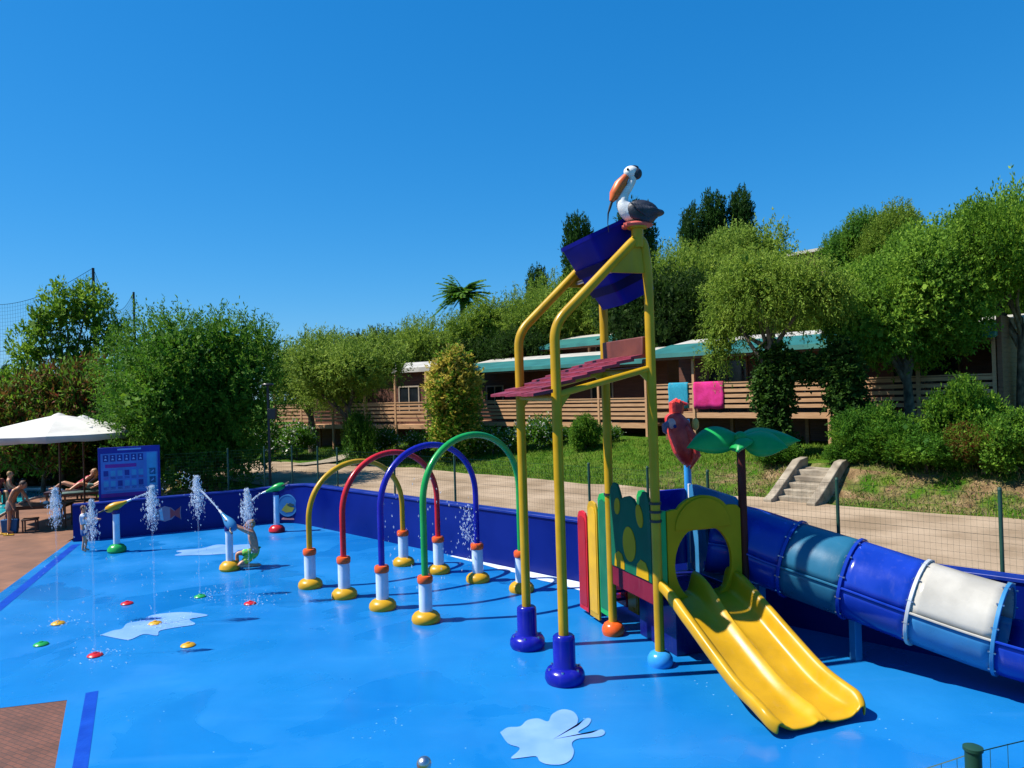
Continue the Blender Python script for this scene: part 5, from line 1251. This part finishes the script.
variant('column_low', lo, (.06, .8, 9, 3), 3.2, 1.45, ntw=1000, per=13, ln=.11, wd=.05, tw_len=.3, seed=11, mats=[LM['broad'], LM['yellow']], frac2=.3, up=.6, inner=900, cut=.03)
lo = rlobes(7, .45, .35, .5, .28, 61); variant('flower_shrub', lo, (.03, .4, 9, 3), 1.05, 1.1, ntw=330, per=11, ln=.08, wd=.045, tw_len=.25, seed=12, mats=[LM['bush'], LM['flower']], frac2=.10, up=.6, inner=250, cut=.02)
def place(key, name, label, cat, px, Y, ytop, wpx, group, rz=None, dy=None, lm=None, zbase=None):
    p = at(px, 400, Y); zg_ = gz(p.x, p.y) if zbase is None else zbase
    zt_ = top_z2(Vector((p.x, p.y, 0)), ytop); crown, tr, h, w = V[key]
    dist = (Vector((p.x, p.y, 4))-cO).dot(cF); wm_ = wpx*dist/FPX
    t = thing(name, label, cat, (p.x, p.y, zg_-.02), (px*.37+Y) % 6.28 if rz is None else rz, group)
    sx = wm_/w; sz = (zt_-zg_)/h; t.scale = (sx, (sx+ (sz if dy is None else dy))/2 if dy is None else dy, sz)
    c = inst('crown' if cat == 'tree' else 'foliage', crown, t)
    if lm is not None:
        c.material_slots[0].link = 'OBJECT'; c.material_slots[0].material = LM[lm]
    if tr: inst('trunk' if cat == 'tree' else 'stem', tr, t)
    return t
G = 'trees on the slope behind the bungalows'
place('big_bush', 'round_tree', 'big round dense green tree beside the sign board', 'tree', 193, 26.6, 287, 190, None, rz=.4)
place('sparse', 'leafy_tree', 'open yellow-green tree with bare limbs showing, behind the white umbrellas', 'tree', 70, 38, 284, 112, None, rz=.3)
place('olive_a', 'olive_tree', 'olive tree with a dark forked trunk at the left bungalow, beside the path', 'tree', 352, 32.5, 318, 118, 'olive trees in front of the bungalows', rz=1.)
place('olive_b', 'olive_tree', 'olive tree close behind the lamp post, leaning over the left bungalow', 'tree', 312, 38.5, 322, 96, 'olive trees in front of the bungalows', rz=2.)
place('olive_hang', 'olive_tree', 'large olive tree with ivy-clad trunks in front of the towels bungalow', 'tree', 776, 21.8, 252, 150, 'olive trees in front of the bungalows', rz=-.6)
for i, (key, nm, lab, px, Y, yt, w, lm) in enumerate((
    ('dense', 'leafy_tree', 'dark treetop just showing above the left olive trees', 345, 62, 320, 44, None),
    ('olive_b', 'olive_tree', 'grey-green tree left of the palm above the left bungalow', 425, 47, 306, 92, None),
    ('dense', 'leafy_tree', 'dark tree low behind the left bungalow roof', 398, 52, 316, 70, None),
    ('olive_a', 'olive_tree', 'rounded grey-green tree directly below the palm', 492, 49, 289, 96, None),
    ('olive_b', 'olive_tree', 'grey-green tree right of the palm above the turquoise awning', 545, 47, 275, 96, None),
    ('olive_a', 'olive_tree', 'grey-green tree directly left of the tower frame', 600, 46, 258, 90, None),
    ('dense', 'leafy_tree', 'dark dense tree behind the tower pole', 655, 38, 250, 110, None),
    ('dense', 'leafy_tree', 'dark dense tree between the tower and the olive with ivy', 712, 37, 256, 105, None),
    ('olive_b', 'olive_tree', 'pale feathery tree below the group of cypresses', 690, 43, 226, 105, None),
    ('broad_b', 'leafy_tree', 'light green tree right of the three cypresses', 748, 44, 218, 82, 'olive'),
    ('olive_a', 'olive_tree', 'tree hiding the foot of the upper bungalow', 815, 40, 276, 90, None),
    ('broad', 'leafy_tree', 'rounded treetop right of the upper bungalow roof', 862, 52, 210, 62, 'bush'),
    ('broad_b', 'leafy_tree', 'tall treetop between the rounded one and the bright trees', 893, 50, 204, 62, 'olive'),
    ('broad_b', 'leafy_tree', 'bright tree rising highest at the right edge', 1012, 27, 182, 130, None),
    ('broad', 'leafy_tree', 'bright tree behind the right bungalow, left of the highest one', 952, 33, 204, 120, None),
    ('broad_b', 'leafy_tree', 'tree filling the gap above the right bungalow roof', 905, 36, 246, 150, None),
    ('dense', 'leafy_tree', 'dark tree at the right edge above the bungalow end', 1030, 33, 238, 130, None),
    ('olive_b', 'olive_tree', 'grey-green tree farther up between palm and tower', 572, 56, 262, 84, None),
    ('dense', 'leafy_tree', 'dark tree low between the middle bungalow and the slope', 520, 45, 318, 110, None),
    ('dense', 'leafy_tree', 'dark tree low behind the roof of the middle bungalow', 450, 47, 326, 90, None))):
    place(key, nm, lab, 'tree', px, Y, yt, w, G, lm=lm)
place('broad', 'leafy_tree', 'bright leafy tree in front of the right bungalow, right of the ivy arch', 'tree', 910, 21.6, 224, 120, 'bright trees in front of the right bungalow', rz=.9)
place('broad_hi', 'leafy_tree', 'bright leafy tree at the right picture edge, over the bungalow end', 'tree', 1022, 21.5, 196, 120, 'bright trees in front of the right bungalow', rz=2.2)
for px, yt, w, lab in ((583, 211, 24, 'single dark cypress left of the tipping bucket'), (541, 264, 20, 'small dark cypress top left of the tower frame'), (641, 199, 38, 'dark cypress directly behind the pelican figure'), (697, 202, 26, 'left and shortest cypress of the group of three'), (720, 188, 30, 'middle cypress of the group of three'), (747, 185, 28, 'right cypress of the group of three')):
    place('cypress', 'cypress_tree', lab, 'tree', px, 72, yt, w*1.02, 'cypresses on the skyline')
# oleanders and hedge on the left
for px, Y, yt, w, lab in ((12, 34, 372, 95, 'reddish flowering bush at the left picture edge'), (62, 35, 352, 85, 'tall reddish bush under the open yellow-green tree'), (105, 36, 384, 80, 'reddish bush touching the big round tree'), (40, 33, 392, 80, 'low reddish bush just above the white umbrella')):
    place('oleander', 'oleander_bush', lab, 'bush', px, Y, yt, w, 'reddish bushes behind the umbrellas')
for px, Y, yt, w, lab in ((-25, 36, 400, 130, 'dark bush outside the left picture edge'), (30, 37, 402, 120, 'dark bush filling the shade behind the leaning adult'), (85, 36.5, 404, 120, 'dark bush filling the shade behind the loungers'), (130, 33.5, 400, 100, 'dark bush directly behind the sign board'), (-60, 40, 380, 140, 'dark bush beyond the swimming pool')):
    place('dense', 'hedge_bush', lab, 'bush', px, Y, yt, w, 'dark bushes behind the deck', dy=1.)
place('olive_b', 'olive_tree', 'pale tree low on the horizon at the far left', 'tree', 12, 60, 368, 70, None)
place('cypress', 'cypress_tree', 'tiny dark cypress on the horizon at the far left', 'tree', 6, 90, 363, 9, None)
place('dense', 'leafy_tree', 'distant dark tree on the horizon between big tree and olives', 'tree', 300, 75, 352, 60, None)
# shrubs by the bungalows
place('column_low', 'columnar_shrub', 'upright shrub with yellow tips in front of the middle bungalow', 'shrub', 454, 30.5, 357, 56, None)
# extra yellow tips on the upper half of the columnar shrub
yt_ = [o for o in C.objects if o.name.startswith('columnar_shrub')][0]
inst('young_tips', crown_mesh('tips', [(0, 0, 2.3, .6, .6, .75), (0, 0, 2.8, .36, .36, .55)], 420, 12, .12, .06, .28, 71, [LM['yellow']], up=.7, inner=0, rlo=.9), yt_)
for px, Y, yt, w, key, lab in (
    (966, 18.4, 370, 74, 'light_shrub', 'tall bright bush on the bank below the right bungalow'), (890, 19.0, 412, 72, 'shrub', 'dark green bush on the bank right of the stairs'), (1006, 16.9, 404, 70, 'light_shrub', 'bright bush on the bank nearest the right picture edge'),
    (846, 19.6, 440, 46, 'shrub', 'small bush beside the top of the stairs on the right'), (776, 21, 440, 50, 'shrub', 'small dark bush beside the stairs on the left'), (925, 18.0, 428, 80, 'shrub', 'low bush in front of the tall bright bush'), (357, 31.8, 408, 28, 'shrub', 'ivy bush round the trunk of the forked olive tree'),
    (584, 28.6, 411, 34, 'light_shrub', 'round young shrub on the lawn between the tower poles'), (980, 17.2, 420, 60, 'oleander', 'reddish bush between the bright bushes on the bank'), (868, 19.6, 400, 60, 'shrub', 'bush behind the stairs near the ivy pillar')):
    place(key, 'bush', lab, 'shrub', px, Y, yt, w, 'bushes on the terrace')
for i, (px, Y, yt, w) in enumerate(((492, 30.5, 425, 30), (515, 30.2, 424, 26), (538, 30, 415, 30), (558, 30.6, 424, 24), (610, 29.6, 424, 26), (262, 37, 424, 40), (285, 37, 428, 40), (296, 36, 422, 36), (384, 34, 426, 30), (420, 32.5, 430, 30), (475, 30.8, 428, 26))):
    place('flower_shrub', 'flowering_shrub', ('white-flowered low shrub in the row along the middle bungalow', 'white-flowered low shrub in front of the left bungalow')[5 <= i <= 8], 'shrub', px, Y, yt, w, 'white-flowered shrubs along the bungalows' if not 5 <= i <= 8 else 'white-flowered shrubs at the left bungalow')
# ivy on the trunks of the big olive
def ivy(pts, r, n, seed, label):
    lob = [(p.x-pts[0].x, p.y-pts[0].y, p.z-pts[0].z, r*(1+.25*math.sin(i*2.3)), r, r*1.3) for i, p in enumerate(pts)]
    t = thing('ivy', label, 'ivy', tuple(pts[0]), 0, 'ivy on the olive trunks')
    inst('foliage', crown_mesh('ivy', lob, n, 12, .12, .085, .3, seed, [LM['ivy']], up=0, droop=.35, inner=n*2, rlo=.8), t)
    mb = MB().tube(pts, [.09]*len(pts), 8); mb.v = [tuple(Vector(v)-pts[0]) for v in mb.v]; mb.build('stem', M['trunk'], t)
def lin(a, b, n): return [a.lerp(b, i/(n-1)) for i in range(n)]
i1 = at(776, 452, 21.9); i1.z = gz(i1.x, i1.y)
ivy(lin(i1, at(772, 360, 21.9), 6), .44, 800, 81, 'ivy pillar hanging left of the opening, under the big olive')
i2 = at(856, 470, 20.8); i2.z = gz(i2.x, i2.y)
ivy(lin(i2, at(842, 358, 20.8), 6), .42, 800, 82, 'ivy pillar right of the opening, nearest the stairs')
ivy(lin(at(772, 366, 21.9), at(845, 364, 20.9), 5), .24, 420, 83, 'ivy bridging the two ivy pillars like an arch')
# palm
pp_ = at(465, 400, 60); zg_ = gz(pp_.x, pp_.y); zt_ = top_z2(Vector((pp_.x, pp_.y, 0)), 298)
pl = thing('palm_tree', 'dark fan of palm fronds on the skyline left of the tower', 'tree', (pp_.x, pp_.y, zg_))
MB().tube([(0, 0, -.3), (.1, 0, (zt_-zg_)*.5), (0, 0, zt_-zg_)], [.3, .22, .2], 10).build('trunk', M['trunk'], pl)
rng = np.random.default_rng(5); Ps, As, Ls, Ws_ = [], [], [], []
for k in range(80):
    q = k*2.399; el = rng.uniform(-.5, 1.45); ln = rng.uniform(1.8, 2.6)
    for s in np.linspace(.15, 1, 26):
        r = ln*s*math.cos(el*(1-.35*s)); z = ln*s*math.sin(el)-.9*s*s+.2; b = np.array([r*math.cos(q), r*math.sin(q), z+zt_-zg_])
        for sd in (-1, 1):
            a = np.array([math.cos(q)*.7-sd*math.sin(q), math.sin(q)*.7+sd*math.cos(q), -.25]); Ps.append(b); As.append(a); Ls.append(.55*(1.1-.6*s)); Ws_.append(.10)
inst('crown', leaves_mesh('palm_crown', np.array(Ps), np.array(As), np.array(Ls), np.array(Ws_), rng, [LM['bush']]), pl)
# grass blades on the lawn and the bank
rng = np.random.default_rng(9); n = 70000
u_ = rng.uniform(-42, 2, n); v_ = 18.25+rng.uniform(0, 1, n)**1.2*6.3
bl_ = np.array([(*xy(a, b), 0) for a, b in zip(u_, v_)])
bl_[:, 2] = [gz(p[0], p[1]) for p in bl_]
keep = (np.abs(u_-su) > .95) | (v_ > 20.4); bl_ = bl_[keep]
dryf = ((v_[keep] < 20.2) & (u_[keep] > -13) & (rng.uniform(size=keep.sum()) < .6)).astype(int)
A_b = rng.normal(size=(len(bl_), 3))*.45+np.array([0, 0, 1.])
go = inst('grass', leaves_mesh('grass', bl_, A_b, rng.uniform(.05, .17, len(bl_)), .022, rng, [LM['grass'], LM['dry']], dryf)); go['kind'] = 'stuff'

# ------------------------------------------------------------------ light
SUN_EL, SUN_AZ = R_(54), R_(184.5)           # direction towards the sun, angle from +X
sd_ = Vector((math.cos(SUN_EL)*math.cos(SUN_AZ), math.cos(SUN_EL)*math.sin(SUN_AZ), math.sin(SUN_EL)))
sun = bpy.data.lights.new('sun', 'SUN'); sun.energy = 5.; sun.angle = R_(.53); sun.color = (1., .95, .86)
so = bpy.data.objects.new('sun', sun); C.objects.link(so); so.rotation_euler = sd_.to_track_quat('Z', 'Y').to_euler(); so.location = sd_*80
w = bpy.data.worlds.new('World'); scene.world = w; w.use_nodes = True
N = w.node_tree.nodes; L = w.node_tree.links; bg = N['Background']
sky = N.new('ShaderNodeTexSky'); sky.sky_type = 'NISHITA'; sky.sun_disc = False; sky.sun_elevation = SUN_EL; sky.sun_rotation = math.pi/2-SUN_AZ
sky.air_density = 1.; sky.dust_density = .15; sky.ozone_density = 3.
hs = N.new('ShaderNodeHueSaturation'); hs.inputs['Hue'].default_value = .505; hs.inputs['Saturation'].default_value = 1.3
tn = N.new('ShaderNodeMix'); tn.data_type = 'RGBA'; tn.blend_type = 'MULTIPLY'; tn.inputs['Factor'].default_value = 1.; tn.inputs['B'].default_value = (.74, 1.04, 1.2, 1)
L.new(sky.outputs['Color'], hs.inputs['Color']); L.new(hs.outputs['Color'], tn.inputs['A'])
sp3 = N.new('ShaderNodeSeparateColor'); cb3 = N.new('ShaderNodeCombineColor'); L.new(tn.outputs['Result'], sp3.inputs['Color'])
for ch, ga, gain in (('Red', 1.066, .50), ('Green', .595, 1.486), ('Blue', .546, 2.367)):      # deepens and evens out the blue
    pw_ = N.new('ShaderNodeMath'); pw_.operation = 'POWER'; pw_.inputs[1].default_value = ga; ml_ = N.new('ShaderNodeMath'); ml_.operation = 'MULTIPLY'; ml_.inputs[1].default_value = gain
    L.new(sp3.outputs[ch], pw_.inputs[0]); L.new(pw_.outputs[0], ml_.inputs[0]); L.new(ml_.outputs[0], cb3.inputs[ch])
L.new(cb3.outputs['Color'], bg.inputs['Color']); bg.inputs['Strength'].default_value = .074
vs = scene.view_settings; vs.view_transform = 'Standard'; vs.look = 'None'; vs.exposure = .72; vs.gamma = 1
scene.cycles.max_bounces = 6; scene.cycles.transparent_max_bounces = 12; scene.cycles.use_denoising = True
